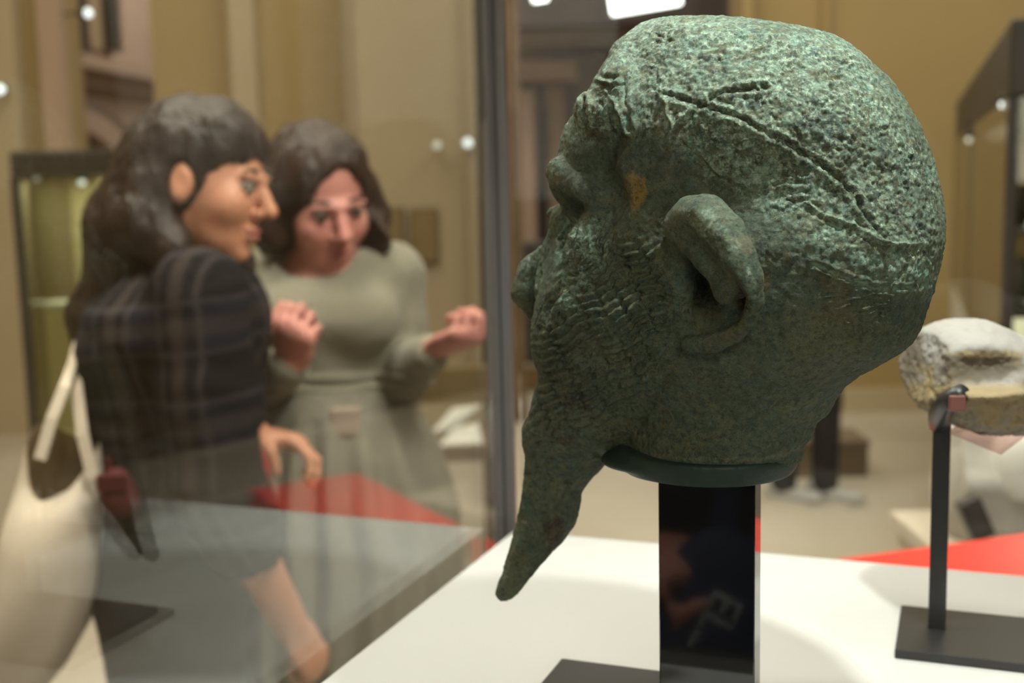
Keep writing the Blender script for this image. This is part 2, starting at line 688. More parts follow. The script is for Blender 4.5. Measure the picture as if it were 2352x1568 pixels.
# the far wall in three lengths, with an opening on each side of the middle one
x_a = at(150, 500, YW)[0]
st(box('wall_far_left', ((-3.84 + x_a) / 2, YW + 0.25, 2.8), (x_a + 3.84, 0.5, 5.6), M_OCHRE))
wallbox('wall_far_middle', 372, 1198, YW, 0, 5.6, 0.5, M_OCHRE)
x_b = at(1708, 500, YW)[0]
st(box('wall_far_right', ((5.14 + x_b) / 2, YW + 0.25, 2.8), (5.14 - x_b, 0.5, 5.6), M_OCHRE))
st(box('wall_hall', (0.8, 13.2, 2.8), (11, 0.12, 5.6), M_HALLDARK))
# pilasters and mouldings on the far wall
wallbox('trim_1', -60, 62, YW - 0.14, 0, 5.6, 0.14, M_BEIGE)
wallbox('trim_2', 116, 168, YW - 0.10, 0, 5.6, 0.10, M_PINK)
wallbox('trim_3', 548, 604, YW - 0.12, 0, 5.6, 0.12, M_BEIGE)
wallbox('trim_4', 806, 832, YW - 0.16, 0, 5.6, 0.16, M_BEIGE)
wallbox('trim_5', 832, 1078, YW - 0.30, 0, 5.6, 0.30, M_BEIGE)
wallbox('trim_6', 1078, 1098, YW - 0.36, 0, 5.6, 0.36, M_BEIGE)
wallbox('trim_7', 1112, 1200, YW - 0.10, 0, 5.6, 0.10, M_WOOD)
wallbox('trim_8', 1704, 1728, YW - 0.12, 0, 5.6, 0.12, M_OCHRE)
wallbox('trim_9', 1884, 1900, YW - 0.05, 0, 5.6, 0.05, M_OCHRE)
wallbox('baseboard_far', 1730, 2500, YW - 0.04, 0, 0.16, 0.04, M_BEIGE)

# --- what shows through the left opening: a stone side wall with cornice, arch and dark window bars
pA, pB = at(110, 500, 8.7), at(410, 500, 11.0)
dW = np.array([pB[0] - pA[0], pB[1] - pA[1], 0.0])
LW = np.linalg.norm(dW)
dW /= LW
aW = math.atan2(dW[1], dW[0])
nW = np.array([dW[1], -dW[0], 0.0])


def hallpt(px, py, off=0.0):
    d = ray(px, py)
    q = np.array([pA[0], pA[1], 0.0]) + nW * off - CAMP
    t = (q @ nW) / (d @ nW)
    return CAMP + d * t


def hallbox(name, p0, p1, thick, height, m, off):
    """moulding on the side wall from p0 to p1 (picture points of its upper edge)"""
    a, b = hallpt(*p0, off), hallpt(*p1, off)
    s = np.linalg.norm((b - a)[:2])
    z = (a[2] + b[2]) / 2
    c = (a + b) / 2
    return st(box(name, (c[0] - nW[0] * thick / 2, c[1] - nW[1] * thick / 2, z - height / 2), (s, thick, height), m, rz=aW))


cW = (pA + pB) / 2
st(box('wall_hall_side', (cW[0] - nW[0] * 0.1, cW[1] - nW[1] * 0.1, 2.8), (LW + 1.0, 0.2, 5.6), M_PINK, rz=aW))
hallbox('trim_10', (150, 112), (400, 166), 0.22, 0.10, M_PINK, 0.20)
hallbox('trim_11', (150, 150), (400, 195), 0.10, 0.12, M_PINK, 0.09)


def arch(name, p_c, p_top, width, m, off, seg=26, thick=0.16):
    """half-ring moulding standing on the side wall"""
    c, t = hallpt(*p_c, off), hallpt(*p_top, off)
    R = t[2] - c[2]
    bm = bmesh.new()
    rings = []
    for i in range(seg + 1):
        a = math.pi * i / seg
        ring = []
        for rr, oo in ((R, 0), (R, thick), (R - width, thick), (R - width, 0)):
            p = c + dW * (2.1 * rr * math.cos(a)) + np.array([0, 0, rr * math.sin(a)]) + nW * (oo - thick)
            ring.append(bm.verts.new(p))
        rings.append(ring)
    for i in range(seg):
        for k in range(4):
            bm.faces.new((rings[i][k], rings[i][(k + 1) % 4], rings[i + 1][(k + 1) % 4], rings[i + 1][k]))
    return st(link(name, bm_mesh(name, bm), m))


arch('trim_12', (180, 400), (182, 226), 0.10, M_HALLDARK, 0.10)
arch('trim_13', (180, 400), (182, 246), 0.16, M_PINK, 0.12)
bm = bmesh.new()
c_ = hallpt(180, 400, 0.02)
Rr = hallpt(182, 268, 0.02)[2] - c_[2]
vs = [bm.verts.new(c_ + dW * (2.1 * Rr * math.cos(a)) + np.array([0, 0, Rr * math.sin(a)])) for a in np.linspace(0, math.pi, 20)]
vs += [bm.verts.new(np.array([p[0], p[1], 0.02])) for p in (c_ - dW * Rr * 2.1, c_ + dW * Rr * 2.1)]
f0 = bm.faces.new(vs)
r_ = bmesh.ops.extrude_face_region(bm, geom=[f0])
bmesh.ops.translate(bm, verts=[v for v in r_['geom'] if isinstance(v, bmesh.types.BMVert)], vec=tuple(-nW * 0.02))
st(link('door_1', bm_mesh('door_1', bm), mat('olive_door', (0.20, 0.16, 0.085, 1), 0.6, noise=(3, (0.15, 0.12, 0.06, 1), 0.7))))
w1 = st(empty('window_1', hallpt(220, 60, 0.03), None, None))
for k, (xa, xb) in enumerate(((172, 196), (244, 270))):
    a, b = hallpt(xa, 100, 0.05), hallpt(xb, 100, 0.05)
    c = (a + b) / 2
    box('window_bar', (c[0], c[1], c[2] + 0.62), (np.linalg.norm((b - a)[:2]), 0.08, 1.36), M_DARKFRAME, w1, rz=aW)
a, b = hallpt(196, 60, 0.02), hallpt(244, 60, 0.02)
c = (a + b) / 2
box('pane', (c[0], c[1], c[2] + 0.5), (np.linalg.norm((b - a)[:2]), 0.02, 1.36), mat('dim_window_pane', (0.36, 0.27, 0.18, 1), 0.3), w1, rz=aW)

# --- hall behind the right opening: dark stone, pale bands, a pilaster, a doorway
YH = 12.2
wallbox('trim_14', 1060, 1780, YH, at(1300, 104, YH)[2], at(1300, 62, YH)[2], 0.4, mat('grey_hall_band', (0.48, 0.41, 0.35, 1), 0.8, noise=(2, (0.38, 0.32, 0.27, 1), 0.8)))  # pale grey band across the hall
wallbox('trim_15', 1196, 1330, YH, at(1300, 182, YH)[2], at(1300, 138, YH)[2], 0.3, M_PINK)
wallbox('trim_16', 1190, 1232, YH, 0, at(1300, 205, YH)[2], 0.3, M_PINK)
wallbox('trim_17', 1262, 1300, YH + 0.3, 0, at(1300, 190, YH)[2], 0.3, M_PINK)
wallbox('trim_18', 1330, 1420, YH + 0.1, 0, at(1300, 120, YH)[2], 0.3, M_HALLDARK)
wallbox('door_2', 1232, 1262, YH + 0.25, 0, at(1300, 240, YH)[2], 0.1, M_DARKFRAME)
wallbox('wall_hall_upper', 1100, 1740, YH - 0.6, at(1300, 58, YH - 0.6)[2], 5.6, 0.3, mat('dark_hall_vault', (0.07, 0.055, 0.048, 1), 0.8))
for (xa, ya, xb, yb, nm) in ((1400, 24, 1560, -60, 'large white lit ceiling panel in the dark hall above the bronze head'), (1222, 3, 1256, -40, 'small white lit ceiling panel in the dark hall, left of the large one')):
    p, q = at(xa, ya, 10.2), at(xb, yb, 10.2)
    root = empty('ceiling_light', ((p[0] + q[0]) / 2, 10.2, q[2]), nm, 'ceiling light')
    sx, sz = q[0] - p[0], q[2] - p[2]
    Rm = Matrix.Rotation(math.radians(-8), 3, 'Y')
    box('light_frame', root.location + Vector((0, 0.05, -sz / 2)), (sx + 0.06, 0.06, sz + 0.06), M_DARKFRAME, root, R=Rm)
    box('diffuser', root.location + Vector((0, 0.0, -sz / 2)), (sx, 0.05, sz), lamp_mat('lit_panel', (1, 0.98, 0.94, 1), 6.0), root, R=Rm, bev=0.01)

# ================================================================== GLASS CASE AND ITS WHITE BOARD
ZP = 1.16
A0 = atz(1180, 1218, ZP)
TH = math.radians(-21.0)
E1 = np.array([math.cos(TH), math.sin(TH), 0.0])
E2 = np.array([math.sin(TH), -math.cos(TH), 0.0])
BW, BD, CD = 0.62, 0.47, 0.68


def BP(u, v, z):
    return np.array([A0[0], A0[1], 0.0]) + E1 * u + E2 * v + np.array([0, 0, z])


def bbox(name, u0, u1, v0, v1, z0, z1, m, parent=None, bev=0.0):
    return box(name, BP((u0 + u1) / 2, (v0 + v1) / 2, (z0 + z1) / 2), (u1 - u0, v1 - v0, z1 - z0), m, parent, rz=TH, bev=bev)


M_WHITE = mat('white_display_board', (0.58, 0.57, 0.55, 1), 0.55, noise=(3, (0.55, 0.54, 0.52, 1), 0.5), bump=(300, 0.03))
M_CASEGREY = mat('grey_case_base', (0.10, 0.095, 0.09, 1), 0.5, noise=(5, (0.08, 0.075, 0.07, 1), 0.6))
M_SEAL = mat('black_corner_seal', (0.012, 0.012, 0.012, 1), 0.4)
M_EDGE = mat('grey_glass_edge', (0.15, 0.135, 0.13, 1), 0.3, noise=(8, (0.11, 0.10, 0.095, 1), 0.7))
M_GLASS = glass_mat('case_glass', 0.016)

G = 0.019
g0, g1, h0, h1 = -G, BW + G, -G, CD + G
ZB = 1.075
case = empty('glass_case', BP(BW / 2, BD / 2, 0), 'tall clear glass case with dark corner seams around the bronze head', 'display case')
bbox('case_base', g0 - 0.012, g1 + 0.012, h0 - 0.012, h1 + 0.012, 0.0, ZB, M_CASEGREY, case, 0.004)
bbox('case_roof', g0 - 0.012, g1 + 0.012, h0 - 0.012, h1 + 0.012, 2.0, 2.09, M_CASEGREY, case, 0.004)
tg = 0.008
bbox('pane', g0 - tg / 2, g0 + tg / 2, h0 + 0.022, h1 - 0.01, ZB, 2.0, M_GLASS, case)
bbox('pane', g1 - tg / 2, g1 + tg / 2, h0 + 0.022, h1 - 0.01, ZB, 2.0, M_GLASS, case)
bbox('pane', g0 + 0.022, g1 - 0.01, h0 - tg / 2, h0 + tg / 2, ZB, 2.0, M_GLASS, case)
bbox('pane', g0 + 0.01, g1 - 0.01, h1 - tg / 2, h1 + tg / 2, ZB, 2.0, M_GLASS, case)
for (u, v, su, sv) in ((g0, h0, 1, 1), (g1, h0, -1, 1), (g0, h1, 1, -1), (g1, h1, -1, -1)):
    e1_ = bbox('corner_seam', min(u - su * 0.007, u + su * 0.005), max(u - su * 0.007, u + su * 0.005), min(v - sv * 0.007, v + sv * 0.005), max(v - sv * 0.007, v + sv * 0.005), ZB, 2.0, M_SEAL, case)
    bbox('glass_edge', min(u + su * 0.003, u + su * 0.014), max(u + su * 0.003, u + su * 0.014), v - 0.004, v + 0.004, ZB, 2.0, M_EDGE, case)
    bbox('glass_edge', u - 0.004, u + 0.004, min(v + sv * 0.003, v + sv * 0.022), max(v + sv * 0.003, v + sv * 0.022), ZB, 2.0, M_EDGE, case)

b_ = bbox('display_board', 0, BW, 0, BD, ZB, ZP, M_WHITE, None, 0.0015)
tag(b_, 'thick white board that fills the floor of the glass case', 'display plinth')

# --- red table beyond the case (seen directly at the right and mirrored in the left pane)
ZR = 0.985
r0 = atz(2475, 1208, ZR)
ru = atz(1950, 1281, ZR) - r0
rv = atz(2515, 1308, ZR) - r0
Lu = np.linalg.norm(ru)
ru, rv = ru / Lu, rv / np.linalg.norm(rv)
rv = rv - ru * (rv @ ru)
rv /= np.linalg.norm(rv)
M_RED = mat('red_lacquer_top', (0.72, 0.035, 0.025, 1), 0.35, noise=(9, (0.66, 0.05, 0.045, 1), 0.5))
rt = empty('red_panel_table', tuple(r0 + ru * 0.3 + rv * 0.12 - np.array([0, 0, ZR])), 'low table with a bright red top behind the glass case, right of the black stands', 'table')


def rect_prism(name, o, a, b, z0, z1, m, parent):
    return prism(name, [o, o + a, o + a + b, o + b], z0, z1, m, parent)


lim = 0.20
rect_prism('table_top', r0, ru * 0.62, rv * lim, ZR - 0.03, ZR, M_RED, rt)
for (a, b) in ((0.02, 0.02), (0.56, 0.02), (0.02, lim - 0.06), (0.56, lim - 0.06)):
    rect_prism('leg', r0 + ru * a + rv * b, ru * 0.04, rv * 0.04, 0.0, ZR - 0.03, M_CASEGREY, rt)


# ================================================================== BRONZE HEAD
Y0 = 0.70
YAW = math.radians(28)


def bronze_material():
    m = bpy.data.materials.new('patinated_bronze')
    m.use_nodes = True
    nt = m.node_tree
    N, L = nt.nodes.new, nt.links.new
    P = nt.nodes['Principled BSDF']
    P.inputs['Roughness'].default_value = 0.62
    P.inputs['Specular IOR Level'].default_value = 0.45
    at_ = N('ShaderNodeAttribute')
    at_.attribute_name = 'patina'
    tc = N('ShaderNodeTexCoord')

    def noise(scale, det=6, rough=0.65):
        n = N('ShaderNodeTexNoise')
        n.inputs['Scale'].default_value = scale
        n.inputs['Detail'].default_value = det
        n.inputs['Roughness'].default_value = rough
        L(tc.outputs['Object'], n.inputs['Vector'])
        return n.outputs[0]

    def ramp(src, a, b, lo=0.0, hi=1.0):
        r = N('ShaderNodeMapRange')
        for k, v in ((1, a), (2, b), (3, lo), (4, hi)):
            r.inputs[k].default_value = v
        L(src, r.inputs[0])
        return r.outputs[0]

    def mix(fac, a, b, mode='MIX'):
        x = N('ShaderNodeMix')
        x.data_type = 'RGBA'
        x.blend_type = mode
        for i, v in ((0, fac), (6, a), (7, b)):
            if hasattr(v, 'is_output'):
                L(v, x.inputs[i])
            elif i == 0:
                x.inputs[0].default_value = v
            else:
                x.inputs[i].default_value = v
        return x.outputs[2]
    c = at_.outputs['Color']
    cr_ = N('ShaderNodeAttribute')
    cr_.attribute_name = 'crust'

    def mul(a, b):
        x = N('ShaderNodeMath')
        x.operation = 'MULTIPLY'
        L(a, x.inputs[0])
        L(b, x.inputs[1])
        return x.outputs[0]
    cr = cr_.outputs['Fac']
    c = mix(mul(cr, ramp(noise(340, 7, 0.7), 0.47, 0.60, 0, 0.85)), c, (0.72, 0.90, 0.68, 1))
    c = mix(mul(cr, ramp(noise(250, 7, 0.7), 0.47, 0.36, 0, 0.8)), c, (0.045, 0.075, 0.065, 1))
    c = mix(ramp(noise(210, 7, 0.7), 0.52, 0.62, 0, 0.7), c, (0.24, 0.24, 0.125, 1))
    c = mix(ramp(noise(130, 8, 0.75), 0.53, 0.60, 0, 0.6), c, (0.27, 0.26, 0.14, 1))
    c = mix(ramp(noise(290, 8, 0.75), 0.49, 0.41, 0, 0.6), c, (0.035, 0.048, 0.036, 1))
    c = mix(ramp(noise(420), 0.42, 0.70, 0.0, 0.5), c, mix(1.0, c, (0.36, 0.42, 0.40, 1), 'MULTIPLY'))
    c = mix(ramp(noise(310, 5), 0.60, 0.72, 0, 0.55), c, (0.33, 0.40, 0.26, 1))
    c = mix(ramp(noise(150, 6), 0.64, 0.74, 0, 0.5), c, (0.10, 0.27, 0.21, 1))
    c = mix(ramp(noise(95, 6), 0.67, 0.76, 0, 0.4), c, (0.16, 0.09, 0.045, 1))
    L(c, P.inputs['Base Color'])
    b1 = N('ShaderNodeBump')
    b1.inputs['Strength'].default_value = 1.0
    b1.inputs['Distance'].default_value = 0.0055
    L(noise(520, 8, 0.7), b1.inputs['Height'])
    b2 = N('ShaderNodeBump')
    b2.inputs['Strength'].default_value = 1.0
    b2.inputs['Distance'].default_value = 0.0100
    L(noise(170, 8, 0.7), b2.inputs['Height'])
    L(b1.outputs[0], b2.inputs['Normal'])
    L(b2.outputs[0], P.inputs['Normal'])
    return m


BRONZE = bronze_material()
HEADC = at(1640, 1060, Y0)


def build_head():
    h = 0.0017
    lo = at(1090, 1400, Y0 + 0.06) - np.array([0.03, 0, 0.01])
    hi = at(2180, 20, Y0)
    F = Field((lo[0], Y0 - 0.125, lo[2]), (hi[0] + 0.005, Y0 + 0.135, hi[2] + 0.012), h)
    ca, sa = math.cos(YAW), math.sin(YAW)

    def rows(tab, yc, ratio):
        out = []
        for i, (py, xl, xr) in enumerate(tab):
            y = yc[i] if hasattr(yc, '__len__') else yc
            a, b = at(xl, py, y), at(xr, py, y)
            rt = np.interp(py, ratio[0], ratio[1]) if hasattr(ratio, '__len__') else ratio
            w = (b[0] - a[0]) / 2 / math.sqrt(ca * ca + rt * rt * sa * sa)
            out.append(((a[2] + b[2]) / 2, (a[0] + b[0]) / 2, y, max(w, 0.001), max(w * rt, 0.001)))
        return out
    skull = [(39, 1525, 1565), (42, 1502, 1610), (50, 1470, 1690), (60, 1454, 1752), (80, 1430, 1840), (100, 1412, 1904), (125, 1396, 1940), (150, 1380, 1968),
             (200, 1350, 2015), (250, 1324, 2048), (300, 1312, 2074), (350, 1336, 2096), (400, 1358, 2112), (450, 1356, 2122), (500, 1330, 2127),
             (550, 1296, 2124), (600, 1280, 2112), (650, 1266, 2098), (700, 1254, 2080), (750, 1244, 2062), (775, 1244, 2046), (795, 1246, 2018), (815, 1252, 1984), (840, 1285, 1935), (870, 1345, 1899), (900, 1420, 1881), (940, 1500, 1860), (960, 1560, 1800)]
    F.loft(rows(skull, Y0, ((0, 350, 550, 700, 775, 820, 880, 960), (0.80, 0.80, 0.76, 0.68, 0.63, 0.58, 0.62, 0.78))), 0.004, -YAW)
    jaw = [(540, 1330, 1560), (600, 1290, 1640), (650, 1266, 1700), (690, 1250, 1730), (750, 1240, 1690), (800, 1238, 1640), (850, 1236, 1600), (900, 1226, 1560), (930, 1218, 1540), (970, 1210, 1500), (1010, 1214, 1452)]
    F.loft(rows(jaw, [Y0 + 0.002, Y0 + 0.004, Y0 + 0.006, Y0 + 0.008, Y0 + 0.012, Y0 + 0.018, Y0 + 0.026, Y0 + 0.034, Y0 + 0.038, Y0 + 0.042, Y0 + 0.046], ((540, 600, 650, 690, 800, 900, 1010), (0.50, 0.70, 0.86, 0.96, 1.10, 1.10, 0.95))), 0.022, -YAW)
    neck = [(700, 1500, 2010), (780, 1480, 2000), (810, 1475, 1968), (840, 1470, 1928), (870, 1464, 1898), (900, 1458, 1881), (940, 1452, 1868), (980, 1447, 1856), (1020, 1443, 1842), (1046, 1441, 1836)]
    F.loft(rows(neck, Y0 + 0.004, 0.95), 0.024, -YAW)
    beard = [(985, 1212, 1462), (1020, 1211, 1428), (1050, 1209, 1402), (1075, 1207, 1378), (1100, 1204, 1356), (1130, 1200, 1336), (1160, 1196, 1332), (1200, 1188, 1322),
             (1240, 1177, 1294), (1280, 1164, 1256), (1310, 1156, 1230), (1340, 1144, 1206), (1362, 1136, 1190), (1376, 1143, 1172), (1380, 1150, 1162)]
    F.loft(rows(beard, list(np.linspace(Y0 + 0.047, Y0 + 0.064, len(beard))), 0.85), 0.012, 0.0)

    hit = lambda px, py: F.hit(px, py, 0.55, 0.95)

    def on(px, py, out=0.0):
        p = hit(px, py)
        d = ray(px, py)
        return p - d / np.linalg.norm(d) * out
    yn = Y0 + 0.006
    # nose, lips, moustache
    F.chain([at(1362, 268, yn - 0.022), at(1336, 330, yn - 0.006), at(1312, 400, yn)], [0.010, 0.0112, 0.0112], 0.008)
    F.ell(at(1312, 418, yn), (0.0133, 0.0150, 0.0128), 0.004)
    F.ell(at(1328, 462, yn), (0.0100, 0.012, 0.0105), 0.006)
    F.ell(at(1352, 448, yn - 0.012), (0.0060, 0.007, 0.008), 0.004)
    F.cap(at(1290, 394, Y0 - 0.006), at(1342, 436, Y0 - 0.022), 0.0095, 0.0080, 0.003)
    F.chain([at(1338, 300, Y0 - 0.006), at(1334, 345, Y0 - 0.012)], [0.0085, 0.0090], 0.005)
    F.ell(at(1318, 476, Y0 - 0.024), (0.0150, 0.0120, 0.0085), 0.004, op='sub')
    F.ell(at(1330, 492, yn - 0.018), (0.012, 0.010, 0.0075), 0.004, op='sub')
    F.ell(at(1277, 490, Y0 + 0.044), (0.0062, 0.007, 0.0052), 0.003)
    F.cap(at(1300, 500, Y0 + 0.022), at(1296, 560, Y0 + 0.028), 0.010, 0.011, 0.006)
    F.cap(at(1282, 575, Y0 + 0.036), at(1262, 660, Y0 + 0.036), 0.0105, 0.0095, 0.006)
    F.chain([at(1248, 580, Y0 + 0.058), at(1222, 622, Y0 + 0.060), at(1208, 672, Y0 + 0.058), at(1226, 722, Y0 + 0.054)], [0.0055, 0.0085, 0.0088, 0.0045], 0.006)
    F.chain([on(1385, 512, -0.003), on(1352, 560, 0.001), on(1318, 610, 0.002), on(1290, 676, 0.000), on(1276, 715, -0.003)], [0.0095, 0.0115, 0.0105, 0.008, 0.004], 0.005)
    F.chain([on(1300, 540, 0.001), on(1276, 630, 0.001), on(1254, 705, 0.001)], [0.0075, 0.0085, 0.006], 0.006, 'sub')
    # eye socket, lid, brow ridge, cheek
    F.ell(on(1402, 352, 0.004), (0.013, 0.016, 0.018), 0.012, op='sub')
    F.ell(on(1390, 360, -0.008), (0.0105, 0.012, 0.009), 0.004)
    F.chain([on(1352, 238, -0.004), on(1398, 262, -0.005), on(1446, 318, -0.006)], [0.006, 0.0085, 0.005], 0.010)
    F.ell(on(1490, 450, -0.016), (0.026, 0.020, 0.022), 0.03)
    F.chain([on(1376, 395, 0.002), on(1392, 455, 0.003), on(1378, 505, 0.002)], [0.0085, 0.0105, 0.0065], 0.008, 'sub')
    F.chain([on(1432, 120, -0.006), on(1428, 180, -0.006), on(1440, 250, -0.007)], [0.006, 0.008, 0.006], 0.012)
    # ear: auricle plate, helix, antihelix, lobe, concha hollow
    e = [(1560, 556), (1566, 520), (1590, 496), (1622, 496), (1660, 534), (1694, 588), (1722, 640), (1734, 690), (1722, 738), (1690, 768), (1640, 788), (1588, 792)]
    out = [0.001, 0.008, 0.013, 0.016, 0.019, 0.021, 0.022, 0.021, 0.019, 0.016, 0.011, 0.005]
    rr = [0.0070, 0.0095, 0.0105, 0.0112, 0.0110, 0.0092, 0.0066, 0.0050, 0.0042, 0.0042, 0.0050, 0.0056]
    pts = [on(x, y, o) for (x, y), o in zip(e, out)]
    mid = [on(x, y, o) for x, y, o in ((1640, 600, 0.006), (1672, 660, 0.008), (1668, 720, 0.006), (1625, 760, 0.002), (1610, 560, 0.004))]
    F.chain([mid[4], mid[0], mid[1], mid[2]], [0.011, 0.0110, 0.0070, 0.004], 0.006)
    for a, b, ra in ((pts[5], mid[1], 0.007), (pts[3], mid[4], 0.008), (pts[6], mid[1], 0.006)):
        F.cap(a, b, ra, ra + 0.002, 0.005)
    hollow = on(1612, 668, 0.002)
    th = math.radians(24)
    F.ell(hollow, (0.0140, 0.0125, 0.0205), 0.006, op='sub')
    F.ell(on(1650, 708, 0.004), (0.0185, 0.0125, 0.0225), 0.007, [[math.cos(th), 0, -math.sin(th)], [0, 1, 0], [math.sin(th), 0, math.cos(th)]], op='sub')
    F.ell(on(1600, 668, 0.0), (0.0060, 0.012, 0.0095), 0.004, op='sub')
    F.chain(pts, rr, 0.0028)
    F.chain([on(1668, 628, 0.003), on(1700, 680, 0.004), on(1690, 720, 0.003)], [0.0022, 0.0026, 0.002], 0.003, op='sub')
    F.chain([on(1562, 600, -0.004), on(1556, 660, -0.003), on(1566, 730, -0.003)], [0.006, 0.0075, 0.006], 0.006)
    # neck is open and cut level
    F.plane_cut(at(1640, 1014, Y0), (0.0, 0.0, -1.0)) if False else None
    return F


def head_mesh():
    F = build_head()
    V, Q = F.mesh()
    V = relax(V, Q, 3, 0.5)
    V, Q = subdiv(V, Q)
    V = relax(V, Q, 2, 0.5)
    N = vnormals(V, Q)
    px, py = proj(V)
    view = V - CAMP
    view /= np.linalg.norm(view, axis=1, keepdims=True)
    face = sstep(-0.05, 0.35, -(N * view).sum(1))
    mm = V * 1000.0

    def zone(poly, soft=22):
        inside = in_poly(px, py, poly)
        d, _ = line_dist(px, py, list(poly) + [poly[0]])
        return np.clip(0.5 + np.where(inside, d, -d) / (2 * soft), 0, 1)
    D = np.zeros(len(V))
    # --- broad hand-worked unevenness and rough patina
    earz = zone([(1550, 480), (1620, 470), (1700, 540), (1755, 650), (1745, 760), (1640, 815), (1560, 820), (1535, 650)], 10)
    hair = zone([(1440, 20), (1960, 90), (2150, 400), (2140, 680), (2060, 640), (1960, 610), (1850, 560), (1760, 460), (1640, 400), (1540, 310), (1480, 200)], 40)
    rough = np.clip(0.55 + 0.65 * hair - 0.6 * earz, 0.15, 1.2)
    D += 0.00060 * fbm(mm / 14, 4, 3) + rough * (0.00085 * fbm(mm / 4.0, 3, 5) + 0.0006 * vnoise(mm / 1.9, 6))
    # --- combed crumbs of hair on the cap: short dents lying along the strands
    g = np.array([px * 0.80 + py * 0.60, -px * 0.60 + py * 0.80]).T
    wob = np.stack([fbm(mm / 22, 3, 21), fbm(mm / 22, 3, 22)], 1) * 26
    gg = (g + wob) / np.array([24.0, 10.0])
    W = worley(np.stack([gg[:, 0], gg[:, 1], np.zeros(len(V))], 1) + 0.37, 8)
    curl = zone([(1700, 90), (1920, 110), (2140, 330), (2150, 560), (2010, 540), (1900, 400), (1780, 310), (1720, 220)], 60)
    D += 0.0009 * curl * face * (0.42 - W)
    W2 = worley(mm / 4.4, 9)
    nape = zone([(2010, 360), (2150, 360), (2150, 760), (2030, 760), (1980, 560)], 30)
    D += 0.0010 * np.maximum(nape * (px > 1950), 0.2 * hair) * (0.5 - W2)
    # --- incised lines: (polyline, depth mm, half width px, raised lip mm)
    lines = [
        ([(1528, 218), (1580, 232), (1640, 252), (1700, 270), (1760, 305), (1820, 336), (1880, 376), (1930, 412), (1970, 462), (2000, 512), (2034, 548)], 2.6, 9, 0.9),
        ([(1545, 318), (1562, 292), (1602, 252), (1645, 216), (1690, 206), (1760, 202)], 2.2, 8, 1.1),
        ([(1846, 466), (1900, 496), (1960, 516), (2012, 548), (2060, 560), (2124, 560)], -2.0, 7, 0.0),
        ([(1850, 482), (1904, 512), (1962, 532), (2010, 564), (2060, 576), (2124, 574)], 1.4, 8, 0.0),
        ([(1560, 315), (1600, 345), (1648, 396), (1712, 420), (1742, 446)], -1.3, 7, 0.0),
        ([(1566, 332), (1604, 362), (1650, 410), (1712, 436)], 1.0, 7, 0.0),
        ([(1870, 606), (1950, 640), (2020, 664), (2095, 660)], 1.2, 7, 0.7),
        ([(1512, 150), (1520, 200), (1545, 295)], -1.2, 8, 0.0),
        ([(1440, 110), (1432, 200), (1446, 300)], 1.0, 8, 0.4),
        ([(1504, 76), (1530, 90), (1548, 94)], 1.1, 5, 0.0),
        ([(1768, 548), (1760, 580), (1778, 600)], 1.2, 5, 0.0),
        ([(1690, 680), (1720, 720), (1735, 730)], 1.0, 4, 0.0),
        ([(1396, 832), (1392, 880)], 1.4, 5, 0.0),
        ([(1904, 130), (1930, 150), (1952, 140)], 1.2, 6, 0.6),
        ([(1392, 213), (1412, 240), (1432, 275), (1446, 308)], -2.4, 9, 0.0),
        ([(1376, 232), (1394, 264), (1402, 306)], 2.4, 10, 0.0),
        ([(1338, 225), (1341, 262), (1345, 298)], 2.2, 8, 0.6),
        ([(1352, 160), (1385, 176), (1418, 178)], 1.6, 7, 0.7),
        ([(1366, 192), (1396, 200), (1424, 196)], 1.4, 7, 0.6),
        ([(1600, 345), (1640, 330), (1700, 322), (1728, 318)], -1.2, 6, 0.0),
        ([(1560, 800), (1530, 870), (1480, 960), (1440, 1010)], 2.2, 14, 0.0),
    ]
    for pl, dep, w, lip in lines:
        if lip == 1.1:
            D += face * 0.0012 * np.where(sg > 0, 1.0, 0.0) * np.exp(-d / 20.0)
        wv = 0.5 * w * (1 + 0.45 * fbm(mm / 6, 2, 44))
        dep = dep * 0.8 * np.clip(0.85 + 0.9 * fbm(mm / 11, 3, 45), 0.15, 1.3)
        d, sg = line_dist(px + 5 * fbm(mm / 5, 2, 41), py + 5 * fbm(mm / 5, 2, 42), pl)
        D -= face * 0.001 * dep * np.exp(-(d / wv) ** 2)
        if lip:
            D += face * 0.001 * lip * np.exp(-((d - 1.5 * w) / (0.7 * w)) ** 2)
    # fine strands under the cap line (temple), moustache, beard locks, nape ripples
    def strands(poly, dirx, diry, wl, seg, amp, seed, soft=25, sharp=1.0, warp=24):
        z = zone(poly, soft) * face
        n = math.hypot(dirx, diry)
        dx, dy = dirx / n, diry / n
        a = px * dx + py * dy + warp * fbm(mm / 16, 3, seed)
        b = -px * dy + py * dx + warp * fbm(mm / 13, 4, seed + 5) + 6 * np.sin(a / seg * 2.1)
        row = np.floor(a / seg)
        ph = _hash(row, row * 0, row * 0, seed) * wl
        s = np.sin((b + ph) * 2 * math.pi / wl)
        gap = np.exp(-((a / seg - row - 0.0) * seg / 7.0) ** 2) + np.exp(-((a / seg - row - 1.0) * seg / 7.0) ** 2)
        return z * 0.001 * amp * np.clip(0.75 + 0.9 * fbm(mm / 9, 3, seed + 9), 0.1, 1.6) * (np.sign(s) * np.abs(s) ** sharp - 0.9 * gap * (1 if seg < 400 else 0))
    D += strands([(1590, 320), (1700, 290), (1850, 400), (1860, 470), (1740, 430), (1650, 390)], 1.0, -0.10, 21, 4000, 0.55, 61)
    D += strands([(1285, 520), (1395, 505), (1400, 600), (1330, 690), (1270, 740)], -0.55, 0.80, 17, 4000, 1.2, 62, 10)
    D += strands([(1195, 570), (1250, 570), (1245, 740), (1200, 730)], -0.55, 0.80, 15, 4000, 0.45, 63, 10)
